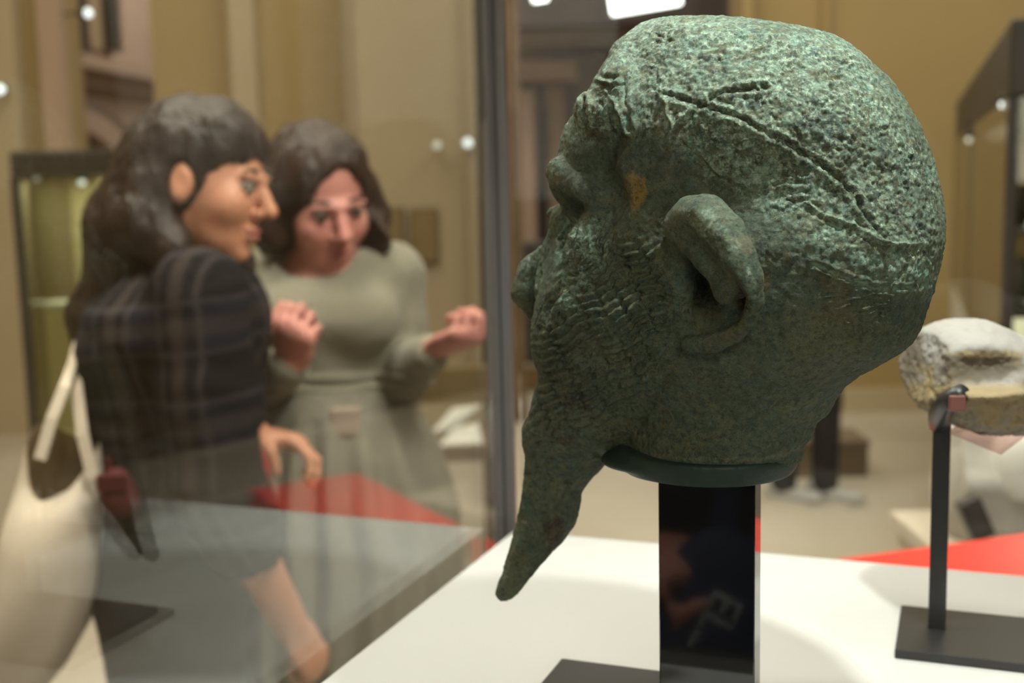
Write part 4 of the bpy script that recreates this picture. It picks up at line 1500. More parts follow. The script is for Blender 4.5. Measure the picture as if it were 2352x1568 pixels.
# ------------------------------------------------------------------ woman in the plaid jacket (left), side on, looking to the right
def woman_plaid():
    Y = 1.82
    P = lambda x, y, d=0.0: at(x, y, Y + d)
    gx = P(400, 900, 0.05)
    root = empty('person', (gx[0], gx[1], 0), 'woman with long dark hair and a dark plaid jacket, seen side on', 'person')
    hd = Head(P(474, 414, 0.0), (0.965, -0.16, -0.20), 0.05, 0.97)
    F = Field((gx[0] - 0.34, Y - 0.34, 0.0), (gx[0] + 0.42, Y + 0.42, hd.C[2] + 0.15), 0.005)
    hd.build(F)
    F.cap(hd.p(-0.025, 0, -0.06), P(430, 655, 0.03), 0.052, 0.056, 0.02)
    # trunk, arms, legs
    F.loft([(gx[2] * 0 + z, x, y, a, b) for z, x, y, a, b in (
        (P(0, 640)[2], P(425, 640)[0], Y + 0.03, 0.065, 0.12), (P(0, 720)[2], P(410, 720)[0], Y + 0.03, 0.10, 0.165), (P(0, 850)[2], P(400, 850)[0], Y + 0.03, 0.115, 0.155),
        (P(0, 1000)[2], P(395, 1000)[0], Y + 0.03, 0.10, 0.135), (P(0, 1150)[2], P(390, 1150)[0], Y + 0.03, 0.115, 0.165), (P(0, 1300)[2], P(385, 1300)[0], Y + 0.03, 0.115, 0.17), (P(0, 1390)[2], P(385, 1390)[0], Y + 0.03, 0.10, 0.15))], 0.03)
    sr, el, wr = P(452, 690, -0.13), P(505, 1130, -0.15), P(672, 1440, -0.06)
    F.chain([sr, el, wr], [0.050, 0.040, 0.027], 0.02)
    hand(F, wr, wr - el + np.array([0.03, 0.0, -0.02]), (-0.55, 0.35, -0.45), 1, (1.15, 1.35, 0.9), 0.98)
    sl, ell_, wl = P(450, 700, 0.19), P(420, 1060, 0.22), P(572, 990, 0.06)
    F.chain([sl, ell_, wl], [0.050, 0.040, 0.027], 0.02)
    hand(F, wl, (0.94, -0.10, -0.25), (-0.30, -0.25, -0.9), -1, (0.55, 0.75, 0.55), 0.98, 0.05, 0.9)
    hipz = P(0, 1360)[2]
    for s in (-1, 1):
        hp = np.array([gx[0], Y + 0.03 + s * 0.085, hipz])
        F.chain([hp, hp * [1, 1, 0.48] + [0.01, 0, 0], hp * [1, 1, 0.1]], [0.085, 0.055, 0.040], 0.03)
        F.ell(np.array([gx[0] + 0.06, hp[1], 0.045]), (0.12, 0.045, 0.04), 0.02)
    body = finish(F, 'body', M_SKIN1, root, 2)
    hd.extras(root, M_IRIS)
    # hair
    F = Field(P(150, 860, 0) - np.array([0, 0.20, 0]), P(680, 190, 0) + np.array([0, 0.22, 0.02]), 0.0045)
    hd.e(F, (-0.030, 0, 0.026), (0.106, 0.088, 0.103), 0.01)
    hd.e(F, (0.016, 0, 0.052), (0.074, 0.076, 0.074), 0.02)
    F.chain([hd.p(-0.085, 0.0, -0.02), hd.p(-0.105, 0.0, -0.10), P(305, 640, 0.03), P(250, 740, 0.02), P(215, 830, 0.02)], [0.070, 0.072, 0.070, 0.058, 0.026], 0.03)
    F.chain([hd.p(-0.055, -0.062, -0.02), hd.p(-0.058, -0.066, -0.08), P(425, 600, -0.075), P(470, 648, -0.085)], [0.034, 0.040, 0.036, 0.022], 0.02)
    F.chain([hd.p(-0.02, 0.07, -0.02), hd.p(0.0, 0.075, -0.09), P(530, 600, 0.09), P(545, 690, 0.09)], [0.03, 0.034, 0.036, 0.022], 0.02)
    hd.e(F, (0.118, 0, -0.056), (0.105, 0.20, 0.108), 0.012, 'sub')
    hd.e(F, (-0.004, -0.100, -0.012), (0.024, 0.040, 0.038), 0.008, 'sub')
    F.chain([hd.p(0.088, 0.012, 0.080), hd.p(0.03, 0.014, 0.135), hd.p(-0.04, 0.016, 0.140)], [0.002, 0.003, 0.002], 0.006, 'sub')
    finish(F, 'hair', M_HAIR1, root, 2, 0.009, 0.022, (1, 1, 0.30))
    # jacket with sleeves and collar
    F = Field((gx[0] - 0.34, Y - 0.34, P(0, 1330)[2]), (gx[0] + 0.42, Y + 0.42, P(0, 560)[2]), 0.006)
    F.loft([(P(0, yy)[2], P(x, yy)[0], Y + 0.03, a, b) for yy, x, a, b in (
        (610, 430, 0.070, 0.085), (650, 420, 0.105, 0.150), (710, 402, 0.135, 0.190), (800, 392, 0.148, 0.190), (900, 388, 0.143, 0.175), (1000, 390, 0.138, 0.165), (1090, 398, 0.140, 0.175), (1168, 405, 0.142, 0.180))], 0.02)
    F.chain([sr + [0.0, 0.01, 0.005], (sr + el) / 2, el, el + (wr - el) * 0.36], [0.075, 0.070, 0.064, 0.062], 0.025)
    F.chain([sl, (sl + ell_) / 2, ell_, ell_ + (wl - ell_) * 0.86], [0.072, 0.066, 0.060, 0.046], 0.025)
    F.chain([P(380, 600, 0.0), P(440, 622, -0.07), P(520, 640, -0.02), P(545, 650, 0.06)], [0.028, 0.030, 0.026, 0.024], 0.015)
    cf = unit(wr - el)
    F.cap(el + (wr - el) * 0.36, el + (wr - el) * 0.9, 0.052, 0.05, 0.004, 'sub')
    V, Q = F.mesh()
    V = relax(V, Q, 2)
    N = vnormals(V, Q)
    V = V + N * (0.007 * fbm(V * np.array([1, 1, 1.8]) / 0.09, 3, 31))[:, None]
    link('jacket', np_mesh('jacket', V, Q, True, root.location), M_PLAID, root)
    # trousers
    F = Field((gx[0] - 0.24, Y - 0.24, 0.04), (gx[0] + 0.24, Y + 0.34, P(0, 1060)[2]), 0.008)
    F.loft([(P(0, 1080)[2], P(395, 1080)[0], Y + 0.03, 0.118, 0.150), (P(0, 1200)[2], gx[0] - 0.01, Y + 0.03, 0.128, 0.178), (P(0, 1330)[2], gx[0] - 0.01, Y + 0.03, 0.128, 0.180), (P(0, 1430)[2], gx[0], Y + 0.03, 0.11, 0.165)], 0.02)
    for s in (-1, 1):
        hp = np.array([gx[0], Y + 0.03 + s * 0.085, hipz])
        F.chain([hp, hp * [1, 1, 0.48] + [0.01, 0, 0], hp * [1, 1, 0.1]], [0.105, 0.085, 0.080], 0.03)
    finish(F, 'trousers', M_TROUSER, root, 2)
    shoes(root, [((gx[0] + 0.02, Y + 0.03 + s * 0.085, 0), (1, -0.1 * s, 0)) for s in (-1, 1)], M_BOOT)
    return root, hd, wl, wr


W1, H1, WL1, WR1 = woman_plaid()


# ------------------------------------------------------------------ woman in the olive grey dress (facing the camera, looking down to the right)
def woman_olive():
    Y = 2.14
    P = lambda x, y, d=0.0: at(x, y, Y + d)
    gx = P(775, 900, 0.04)
    root = empty('person', (gx[0], gx[1], 0), 'woman in olive grey sweater and skirt, both hands raised in loose fists', 'person')
    hd = Head(P(737, 458, 0.0), (0.50, -0.83, -0.34), -0.10, 1.02)
    F = Field((gx[0] - 0.30, Y - 0.30, 0.0), (gx[0] + 0.34, Y + 0.26, hd.C[2] + 0.15), 0.0048)
    hd.build(F)
    F.cap(hd.p(-0.025, 0, -0.06), P(735, 640, 0.05), 0.048, 0.052, 0.02)
    Yb = Y + 0.05
    F.loft([(P(0, yy)[2], P(x, yy, 0.05)[0], Yb, a, b) for yy, x, a, b in (
        (612, 745, 0.06, 0.05), (650, 755, 0.140, 0.075), (730, 755, 0.125, 0.095), (830, 765, 0.100, 0.08), (900, 765, 0.10, 0.085), (1000, 775, 0.135, 0.105), (1150, 780, 0.145, 0.11), (1260, 780, 0.13, 0.10))], 0.03)
    sL, eL, wL = P(893, 640, 0.05), P(925, 858, 0.03), P(990, 808, -0.13)
    sR, eR, wR = P(632, 650, 0.05), P(600, 880, 0.02), P(668, 838, -0.15)
    F.chain([sL, eL, wL], [0.045, 0.036, 0.025], 0.02)
    F.chain([sR, eR, wR], [0.045, 0.036, 0.025], 0.02)
    hand(F, wL, (0.72, -0.42, 0.36), (-0.25, 0.55, 0.72), -1, (1.05, 1.35, 0.9), 0.95)
    hand(F, wR, (0.22, -0.50, 0.75), (0.30, 0.75, 0.25), 1, (1.15, 1.4, 0.9), 0.95)
    hipz = P(0, 1200)[2]
    for s in (-1, 1):
        hp = np.array([gx[0] + s * 0.08, Yb, hipz])
        F.chain([hp, hp * [1, 1, 0.5], hp * [1, 1, 0.11]], [0.08, 0.052, 0.038], 0.03)
        F.ell(np.array([hp[0], Yb - 0.06, 0.045]), (0.045, 0.115, 0.038), 0.02)
    finish(F, 'body', M_SKIN2, root, 2)
    hd.extras(root, M_IRIS)
    F = Field(P(560, 720, 0) - np.array([0, 0.20, 0]), P(920, 250, 0) + np.array([0, 0.2, 0.02]), 0.0045)
    hd.e(F, (-0.026, 0, 0.030), (0.104, 0.093, 0.106), 0.01)
    hd.e(F, (0.010, 0, 0.050), (0.074, 0.080, 0.074), 0.02)
    for s, tail in ((1, [P(850, 560, -0.03), P(830, 640, -0.085)]), (-1, [P(650, 520, 0.03), P(640, 580, 0.05)])):
        F.chain([hd.p(-0.01, s * 0.080, 0.02), hd.p(-0.002, s * 0.092, -0.05)] + tail, [0.034, 0.034, 0.034, 0.018], 0.02)
    F.chain([hd.p(-0.07, 0, -0.02), hd.p(-0.085, 0.02, -0.10), P(770, 650, 0.03)], [0.07, 0.065, 0.03], 0.02)
    F.chain([hd.p(0.0, 0.09, -0.07), P(812, 620, -0.090), P(788, 668, -0.105)], [0.030, 0.026, 0.012], 0.02)
    hd.e(F, (0.112, 0.012, -0.045), (0.100, 0.070, 0.136), 0.010, 'sub')
    F.chain([hd.p(0.088, 0.0, 0.075), hd.p(0.04, 0.0, 0.130), hd.p(-0.04, 0.0, 0.138)], [0.002, 0.003, 0.002], 0.006, 'sub')
    finish(F, 'hair', M_HAIR2, root, 2, 0.009, 0.022, (1, 1, 0.30))
    # sweater
    F = Field((gx[0] - 0.30, Y - 0.28, P(0, 960)[2]), (gx[0] + 0.34, Y + 0.26, P(0, 560)[2]), 0.0055)
    F.loft([(P(0, yy)[2], P(x, yy, 0.05)[0], Yb, a, b) for yy, x, a, b in (
        (592, 752, 0.086, 0.067), (615, 760, 0.138, 0.084), (650, 762, 0.161, 0.096), (700, 758, 0.158, 0.112), (750, 757, 0.146, 0.118), (800, 760, 0.128, 0.102), (860, 765, 0.122, 0.095), (925, 766, 0.128, 0.100))], 0.02)
    for s in (-1, 1):
        F.ell(P(757 + s * 85, 735, -0.045), (0.056, 0.036, 0.052), 0.05)
    F.chain([sL + [0.005, 0, 0.008], (sL + eL) / 2, eL, eL + (wL - eL) * 0.95], [0.063, 0.055, 0.049, 0.035], 0.025)
    F.chain([sR + [-0.005, 0, 0.008], (sR + eR) / 2, eR, eR + (wR - eR) * 0.95], [0.063, 0.055, 0.049, 0.035], 0.025)
    F.ell(P(714, 588, -0.03), (0.074, 0.110, 0.040), 0.008, op='sub')
    V, Q = F.mesh()
    V = relax(V, Q, 2)
    N = vnormals(V, Q)
    low = sstep(P(0, 840)[2], P(0, 900)[2], V[:, 2])
    V = V + N * (0.003 * fbm(V / 0.07, 3, 35) + low * 0.006 * np.sin(V[:, 2] * 260 + 3 * fbm(V / 0.08, 2, 36)))[:, None]
    link('sweater', np_mesh('sweater', V, Q, True, root.location), M_SWEATER, root)
    # belt and little purse
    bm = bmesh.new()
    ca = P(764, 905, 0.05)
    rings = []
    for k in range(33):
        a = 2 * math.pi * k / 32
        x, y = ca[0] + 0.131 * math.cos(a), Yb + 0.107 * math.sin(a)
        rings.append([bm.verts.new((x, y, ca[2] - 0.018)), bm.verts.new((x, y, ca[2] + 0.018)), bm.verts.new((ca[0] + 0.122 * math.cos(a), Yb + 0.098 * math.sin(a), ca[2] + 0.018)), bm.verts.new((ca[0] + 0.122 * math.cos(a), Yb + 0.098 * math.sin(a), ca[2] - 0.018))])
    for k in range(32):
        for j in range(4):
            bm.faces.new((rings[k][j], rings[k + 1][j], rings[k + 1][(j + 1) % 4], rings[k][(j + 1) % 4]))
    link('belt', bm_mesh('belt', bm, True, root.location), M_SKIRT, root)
    box('skirt_pocket', P(795, 968, -0.072), (0.055, 0.016, 0.052), mat('beige_patch', (0.36, 0.27, 0.21, 1), 0.8), root, bev=0.006)
    # skirt
    F = Field((gx[0] - 0.32, Y - 0.26, 0.22), (gx[0] + 0.34, Y + 0.36, P(0, 890)[2]), 0.007)
    F.loft([(P(0, 905)[2], P(766, 905, 0.05)[0], Yb, 0.124, 0.100), (P(0, 960)[2], P(772, 960, 0.05)[0], Yb, 0.152, 0.124), (P(0, 1060)[2], P(785, 1060, 0.05)[0], Yb, 0.178, 0.148), (P(0, 1200)[2], P(795, 1200, 0.05)[0], Yb, 0.208, 0.165), (0.45, gx[0] + 0.01, Yb, 0.225, 0.175), (0.28, gx[0] + 0.01, Yb, 0.23, 0.18)], 0.01)
    V, Q = F.mesh()
    V = relax(V, Q, 2)
    N = vnormals(V, Q)
    an = np.arctan2(V[:, 1] - Yb, V[:, 0] - gx[0])
    V = V + N * ((0.012 * np.sin(an * 15 + 2 * fbm(V / 0.2, 2, 37))) * sstep(P(0, 900)[2], P(0, 1100)[2], V[:, 2]))[:, None]
    link('skirt', np_mesh('skirt', V, Q, True, root.location), M_SKIRT, root)
    shoes(root, [((gx[0] + s * 0.08, Yb - 0.02, 0), (0.15 * s, -1, 0)) for s in (-1, 1)], M_BOOT)
    return root


W2 = woman_olive()


# ------------------------------------------------------------------ visitor far behind the bronze head: only trousers and shoes show
def visitor():
    Y = 5.45
    pl, pr = atz(1800, 1150, 0.0), atz(1895, 1150, 0.0)
    c = (pl + pr) / 2
    root = empty('person', (c[0], c[1], 0), 'distant standing person in black trousers and light grey shoes, mostly hidden behind the bronze head', 'person')
    hd = Head((c[0] - 0.02, c[1], 1.64), (-0.3, -0.9, -0.15))
    F = Field((c[0] - 0.36, c[1] - 0.3, 0.0), (c[0] + 0.36, c[1] + 0.3, 1.80), 0.009)
    hd.build(F)
    F.cap(hd.p(-0.02, 0, -0.06), (c[0], c[1], 1.44), 0.055, 0.06, 0.02)
    F.loft([(1.47, c[0], c[1], 0.07, 0.06), (1.42, c[0], c[1], 0.18, 0.09), (1.2, c[0], c[1], 0.16, 0.11), (1.0, c[0], c[1], 0.14, 0.1), (0.85, c[0], c[1], 0.16, 0.11)], 0.03)
    arms = []
    for s in (-1, 1):
        a = [np.array([c[0] + s * 0.19, c[1], 1.40]), np.array([c[0] + s * 0.21, c[1], 1.12]), np.array([c[0] + s * 0.09, c[1] - 0.19, 1.06])]
        arms.append(a)
        F.chain(a, [0.05, 0.042, 0.03], 0.02)
        hand(F, a[2], (-s * 0.8, -0.35, 0.1), (0, 0.3, -1), s, (0.6, 0.6, 0.4))
    legs = []
    for s, p in ((-1, pl), (1, pr)):
        L = [np.array([c[0] + s * 0.09, c[1], 0.86]), np.array([(c[0] + s * 0.09 + p[0]) / 2, (c[1] + p[1]) / 2, 0.48]), np.array([p[0], p[1], 0.09])]
        legs.append(L)
        F.chain(L, [0.08, 0.055, 0.04], 0.03)
        F.ell((p[0], p[1], 0.045), (0.034, 0.036, 0.035), 0.02)
    finish(F, 'body', M_SKIN2, root, 2)
    hd.extras(root, M_IRIS)
    F = Field((c[0] - 0.2, c[1] - 0.2, 1.5), (c[0] + 0.2, c[1] + 0.2, 1.82), 0.008)
    hd.e(F, (-0.024, 0, 0.035), (0.100, 0.086, 0.098), 0.01)
    hd.e(F, (0.112, 0, -0.055), (0.10, 0.2, 0.108), 0.01, 'sub')
    finish(F, 'hair', M_HAIR1, root)
    F = Field((c[0] - 0.36, c[1] - 0.3, 0.78), (c[0] + 0.36, c[1] + 0.3, 1.56), 0.009)
    F.loft([(1.50, c[0], c[1], 0.085, 0.075), (1.44, c[0], c[1], 0.19, 0.11), (1.2, c[0], c[1], 0.19, 0.13), (0.84, c[0], c[1], 0.19, 0.135)], 0.02)
    for a in arms:
        F.chain([a[0], a[1], a[1] + (a[2] - a[1]) * 0.9], [0.068, 0.058, 0.045], 0.02)
    finish(F, 'jacket', M_TROUSER, root)
    F = Field((c[0] - 0.36, c[1] - 0.3, 0.04), (c[0] + 0.36, c[1] + 0.3, 0.98), 0.009)
    F.loft([(0.96, c[0], c[1], 0.15, 0.11), (0.80, c[0], c[1], 0.17, 0.12)], 0.02)
    for L in legs:
        F.chain([L[0], L[1], L[2] + [0, 0, 0.0]], [0.10, 0.072, 0.060], 0.03)
    finish(F, 'trousers', M_TROUSER, root)
    shoes(root, [((p[0], p[1], 0), (0.72, -0.60, 0)) for p in (pl, pr)], M_SHOE)
    return root


VIS = visitor()


def copy_tree(o, parent=None):
    c = o.copy()
    COL.objects.link(c)
    c.parent = parent
    for ch in o.children:
        copy_tree(ch, c)
    return c


# the photographer stands beside the camera; the gloss of the black post mirrors the dark clothes
PH = copy_tree(VIS)
PH.location = (-0.43, -0.34, 0.0)
PH.rotation_euler = (0, 0, math.radians(170))
PH['label'] = 'person in black clothes beside the camera, mirrored in the black post'


# ================================================================== THINGS AROUND THE PEOPLE
M_CANVAS = mat('cream_canvas', (0.60, 0.51, 0.41, 1), 0.9, noise=(12, (0.54, 0.45, 0.35, 1), 0.8), bump=(180, 0.15))
M_LINING = mat('tan_lining', (0.36, 0.25, 0.13, 1), 0.9)


def tote():
    Y = 1.71
    P = lambda x, y, d=0.0: at(x, y, Y + d)
    root = empty('tote_bag', P(110, 1300), 'large cream canvas tote bag hanging behind the woman in the plaid jacket', 'bag')
    # sagging sack: sections from the mouth down, open at the top (outer and inner wall)
    secs = [(1010, 62, 232, 0.035), (1080, 46, 240, 0.055), (1150, 30, 243, 0.075), (1250, 14, 240, 0.09), (1350, 2, 226, 0.10), (1450, -10, 190, 0.10), (1540, -20, 140, 0.085), (1610, -20, 80, 0.05), (1640, 0, 50, 0.015)]
    n = 40
    rings = []
    for i, (py, xl, xr, dep) in enumerate(secs):
        a, b = P(xl, py), P(xr, py)
        ring = []
        for k in range(n):
            t = 2 * math.pi * k / n
            c, s = math.cos(t), math.sin(t)
            cc = math.copysign(abs(c) ** 0.75, c)
            ss = math.copysign(abs(s) ** 0.75, s)
            w = 1 + 0.05 * math.sin(5 * t + 0.9 * i) + 0.03 * math.sin(9 * t - i)
            # the near lip of the mouth hangs lower than the far one
            dz = -0.075 * max(0.0, -s) * max(0, 1 - i / 2.5) - 0.02 * math.sin(2 * t) * max(0, 1 - i / 3)
            ring.append(((a[0] + b[0]) / 2 + (b[0] - a[0]) / 2 * cc, Y + dep * ss * w, (a[2] + b[2]) / 2 + dz))
        rings.append(ring)
    bm = bmesh.new()
    R = [[bm.verts.new(p) for p in r] for r in rings]
    for i in range(len(R) - 1):
        for k in range(n):
            bm.faces.new((R[i][k], R[i + 1][k], R[i + 1][(k + 1) % n], R[i][(k + 1) % n]))
    bm.faces.new(R[-1])
    link('sack', bm_mesh('sack', bm, True, root.location), M_CANVAS, root)
    bm = bmesh.new()
    R = []
    for i in range(5):
        c = np.mean(rings[i], axis=0)
        R.append([bm.verts.new(tuple(c + (np.array(p) - c) * np.array([0.965, 0.94, 1.0]) + np.array([0, 0, 0.0]))) for p in rings[i]])
    for i in range(4):
        for k in range(n):
            bm.faces.new((R[i][k], R[i][(k + 1) % n], R[i + 1][(k + 1) % n], R[i + 1][k]))
    bm.faces.new(R[-1])
    link('lining', bm_mesh('lining', bm, True, root.location), M_LINING, root)
    for pts, wd in (([P(92, 1055, -0.045), P(120, 960, -0.03), P(148, 890, -0.01), P(168, 830, 0.03), P(182, 770, 0.10)], 0.018),
                    ([P(214, 1100, -0.05), P(190, 1000, -0.03), P(178, 900, 0.0), P(174, 830, 0.04), P(186, 770, 0.10)], 0.018)):
        ribbon('strap', pts, (-0.2, -1, 0.1), wd, 0.004, M_CANVAS, root)


tote()
M_DKRED = mat('dark_red_fabric', (0.085, 0.002, 0.006, 1), 0.8, noise=(20, (0.06, 0.001, 0.005, 1), 0.7))
M_REDSTRAP = mat('red_webbing', (0.55, 0.035, 0.055, 1), 0.6)


def pouch():
    Y = 1.66
    c = at(270, 1122, Y)
    root = empty('pouch', c, 'dark red cloth pouch at the hip of the woman in the plaid jacket', 'bag')
    F = Field(c - 0.09, c + 0.09, 0.004)
    F.ell(c, (0.024, 0.018, 0.032), 0.01)
    F.ell(c + [0.006, 0, -0.022], (0.026, 0.020, 0.020), 0.02)
    finish(F, 'pouch_body', M_DKRED, root, 2, 0.003, 0.03)
    box('flap', c + np.array([0.0, -0.020, 0.014]), (0.044, 0.006, 0.024), M_DKRED, root, bev=0.002)
    box('strap', c + np.array([-0.014, 0.010, 0.030]), (0.010, 0.004, 0.03), M_DKRED, root, bev=0.001)


pouch()
ls = empty('lanyard', at(592, 1040, 1.80), 'red strap hanging from the fingers of the woman in the plaid jacket', 'strap')
ribbon('strap', [at(590, 1012, 1.83), at(592, 1060, 1.80), at(604, 1120, 1.79), at(622, 1200, 1.79), at(638, 1275, 1.79)], (0.2, -1, 0), [0.022, 0.026, 0.024, 0.018, 0.012], 0.003, M_REDSTRAP, ls)
ribbon('loop', [at(590, 1012, 1.83), at(606, 1030, 1.86), at(612, 1090, 1.83), at(622, 1190, 1.80)], (0.2, -1, 0), [0.012, 0.014, 0.014, 0.012], 0.003, M_REDSTRAP, ls)

# ------------------------------------------------------------------ glass cases in the background
M_CASEGLASS = glass_mat('background_case_glass', 0.04, (0.80, 0.80, 0.72, 1))
M_CLOTH = mat('olive_case_lining', (0.50, 0.43, 0.25, 1), 0.85, noise=(3, (0.42, 0.36, 0.20, 1), 0.8))
M_LAMPBULB = lamp_mat('tiny_lamp', (0.92, 0.97, 1.0, 1), 2.2)
M_LAMPDIM = lamp_mat('tiny_dim_lamp', (0.95, 0.93, 0.85, 1), 0.55)


def case_box(label, p0, p1, depth, z_top, z_floor, hood, m_back, mull=()):
    """upright glass case whose front runs from plan point p0 to p1; depth goes away to the left normal of p0->p1"""
    p0, p1 = np.array([*p0, 0.0]), np.array([*p1, 0.0])
    d = p1 - p0
    L = np.linalg.norm(d)
    d /= L
    n = np.array([-d[1], d[0], 0.0])
    a = math.atan2(d[1], d[0])
    root = empty('display_case', p0 + d * L / 2 + n * depth / 2, label, 'display case')

    def b(name, s0, s1, t0, t1, z0, z1, m, bev=0.0):
        c = p0 + d * (s0 + s1) / 2 + n * (t0 + t1) / 2 + np.array([0, 0, (z0 + z1) / 2])
        return box(name, c, (s1 - s0, t1 - t0, z1 - z0), m, root, rz=a, bev=bev)
    b('case_base', 0, L, 0, depth, 0, z_floor, m_back)
    b('hood', 0, L, 0, depth, z_top - hood, z_top, M_DARKFRAME, 0.01)
    b('back_panel', 0, L, depth - 0.02, depth, z_floor, z_top - hood, m_back)
    b('pane', 0.02, L - 0.02, 0.0, 0.008, z_floor, z_top - hood, M_CASEGLASS)
    b('pane', 0.0, 0.008, 0.02, depth - 0.03, z_floor, z_top - hood, M_CASEGLASS)
    b('pane', L - 0.008, L, 0.02, depth - 0.03, z_floor, z_top - hood, M_CASEGLASS)
    for s in [0.0, L - 0.03] + list(mull):
        b('frame_post', s, s + 0.03, -0.002, 0.028, z_floor, z_top - hood, M_DARKFRAME)
    return root, b


M_LIGHTLINING = mat('pale_case_lining', (0.62, 0.60, 0.53, 1), 0.8, noise=(2, (0.56, 0.54, 0.46, 1), 0.6))
# left: low roofed case with an olive lining
YL = 4.4
l0, l1 = at(22, 400, YL), at(345, 400, YL)
zt_ = at(160, 344, YL)[2]
rootL, bL = case_box('dark roofed glass case with an olive lining behind the woman in the plaid jacket', (l0[0], YL), (l1[0], YL), 0.6, zt_, at(60, 1010, YL)[2], 0.095, M_CLOTH)
ww = l1[0] - l0[0]
bL('lining_strip', ww * 0.30, ww * 0.42, 0.50, 0.575, at(60, 1010, YL)[2], zt_ - 0.095, mat('pale_olive_strip', (0.47, 0.40, 0.25, 1), 0.8))
bL('lining_strip', ww * 0.52, ww * 0.60, 0.45, 0.575, at(60, 1010, YL)[2], zt_ - 0.095, mat('dark_olive_strip', (0.19, 0.155, 0.085, 1), 0.8))
pp = at(143, 860, YL + 0.28)
ped = empty('pedestal', (pp[0], YL + 0.28, at(60, 1010, YL)[2]), 'pale yellow block with a white top standing in the left glass case', 'pedestal')
hz0, hz1 = at(60, 1010, YL)[2], at(143, 702, YL + 0.28)[2]
pw = at(182, 700, YL + 0.28)[0] - at(104, 700, YL + 0.28)[0]
box('block', (pp[0], YL + 0.28, (hz0 + hz1) / 2), (pw, 0.14, hz1 - hz0), mat('pale_yellow_block', (0.66, 0.58, 0.32, 1), 0.7), ped, bev=0.004)
box('cap', (pp[0], YL + 0.28, hz1 + 0.008), (pw + 0.004, 0.145, 0.022), mat('white_cap', (0.80, 0.79, 0.70, 1), 0.6), ped, bev=0.003)
# right: long case running away from the camera, black frame, pale lining
n0, n1 = at(2312, 400, 3.1), at(2192, 400, 6.5)
zt2 = 1.90
rootR, bR = case_box('long dark framed glass case with a pale lit lining at the right edge', (n1[0], 6.5), (n0[0], 3.1), 0.42, zt2, 0.92, 0.20, M_LIGHTLINING, (1.75,))
LR = math.hypot(n0[0] - n1[0], 3.4)


def lamp_dot(label, px, py, Y, r=0.011, up=0.03, dim=False, arm=None):
    c = at(px, py, Y)
    root = empty('light_spot', c, label, 'lamp', 'small spotlights in the hoods of the background cases')
    bm = bmesh.new()
    bmesh.ops.create_uvsphere(bm, u_segments=12, v_segments=8, radius=r, matrix=Matrix.Translation(Vector(c)))
    link('bulb', bm_mesh('bulb', bm, True, root.location), M_LAMPDIM if dim else M_LAMPBULB, root)
    if arm is not None:
        arm = np.array(arm, float)
        da = unit(arm)
        tube('housing', [c + da * r * 0.5, c + da * r * 2.2], [r * 1.2, r * 1.0], M_DARKFRAME, root, 10)
        tube('bracket', [c + da * r * 2.0, c + arm], r * 0.3, M_DARKFRAME, root, 6)
        return
    tube('housing', [c + np.array([0, 0.004, r * 0.5]), c + np.array([0, 0.006, r * 2.6])], [r * 1.25, r * 1.1], M_DARKFRAME, root, 10)
    if up:
        tube('stem', [c + np.array([0, 0.006, r * 2.4]), c + np.array([0, 0.006, r * 2.4 + up])], r * 0.3, M_DARKFRAME, root, 6)


lamp_dot('small white lamp under the dark roof of the left case, its brightest one', 188, 418, YL + 0.06, 0.013, 0.03)
lamp_dot('small faint lamp under the roof of the left case, left of the brightest one', 84, 410, YL + 0.10, 0.011, 0.03, True)
lamp_dot('small lamp at the left edge of the photo under the case roof', 44, 424, YL + 0.10, 0.008, 0.05, True)
lamp_dot('small white glowing dot for a lamp reflected in glass, in front of the left window bars', 202, 30, 7.45, 0.026, arm=(-0.15, 0, 0))  # glowing bulb added in place of a reflection
lamp_dot('small greenish glowing dot on the pale pilaster at the far left edge', 0, 205, 7.25, 0.026, arm=(0, 0.16, 0))
lamp_dot('small white glowing dot for a lamp reflected in glass, by the edge of the broad pilaster, right of the olive sweater', 1075, 328, 7.08, 0.026, arm=(0, 0.14, 0))  # bulb and bracket added where the glass only mirrors a lamp
lamp_dot('small dim glowing dot for a lamp reflected in glass, on the broad pilaster above the raised fist', 1004, 334, 7.08, 0.024, 0.0, True, (0, 0.14, 0))  # fainter mirrored lamp, also added as a glowing bulb
lamp_dot('small dim glowing dot between the heads of the two women', 622, 340, 7.35, 0.022, 0.0, True, (0, 0.16, 0))  # faint glowing dot on a short bracket
lamp_dot('small white lamp on the dark corner of the right case', 2306, 240, 3.35, 0.012, 0.10)
lamp_dot('small white lamp at the right edge of the photo above the right case', 2350, 190, 3.25, 0.012, 0.10, True)
lamp_dot('small dim lamp in the hood of the long case at the right', 2226, 320, 5.0, 0.013, 0.06, True)

# the cases' own lamps
area('case_light', tuple((at(185, 420, YL + 0.3) + np.array([0, 0, 0.0]))), tuple(at(185, 900, YL + 0.35)), 0.35, 4.0, (1.0, 0.95, 0.75), 0.25)
rc_ = np.array([(n0[0] + n1[0]) / 2 + 0.21, (n0[1] + n1[1]) / 2, zt2 - 0.22])
lr_ = area('case_light', tuple(rc_), tuple(rc_ - np.array([0, 0, 1.0])), 0.3, 22.0, (1.0, 0.97, 0.88), 2.6)
lr_.rotation_euler = (0, 0, math.atan2(n0[1] - n1[1], n0[0] - n1[0]) - math.pi / 2)

# dark objects standing in the right-hand cases
M_DKBRONZE = mat('dark_bronze', (0.06, 0.055, 0.05, 1), 0.5)
M_SLATE = mat('blue_grey_stone', (0.20, 0.20, 0.22, 1), 0.6)


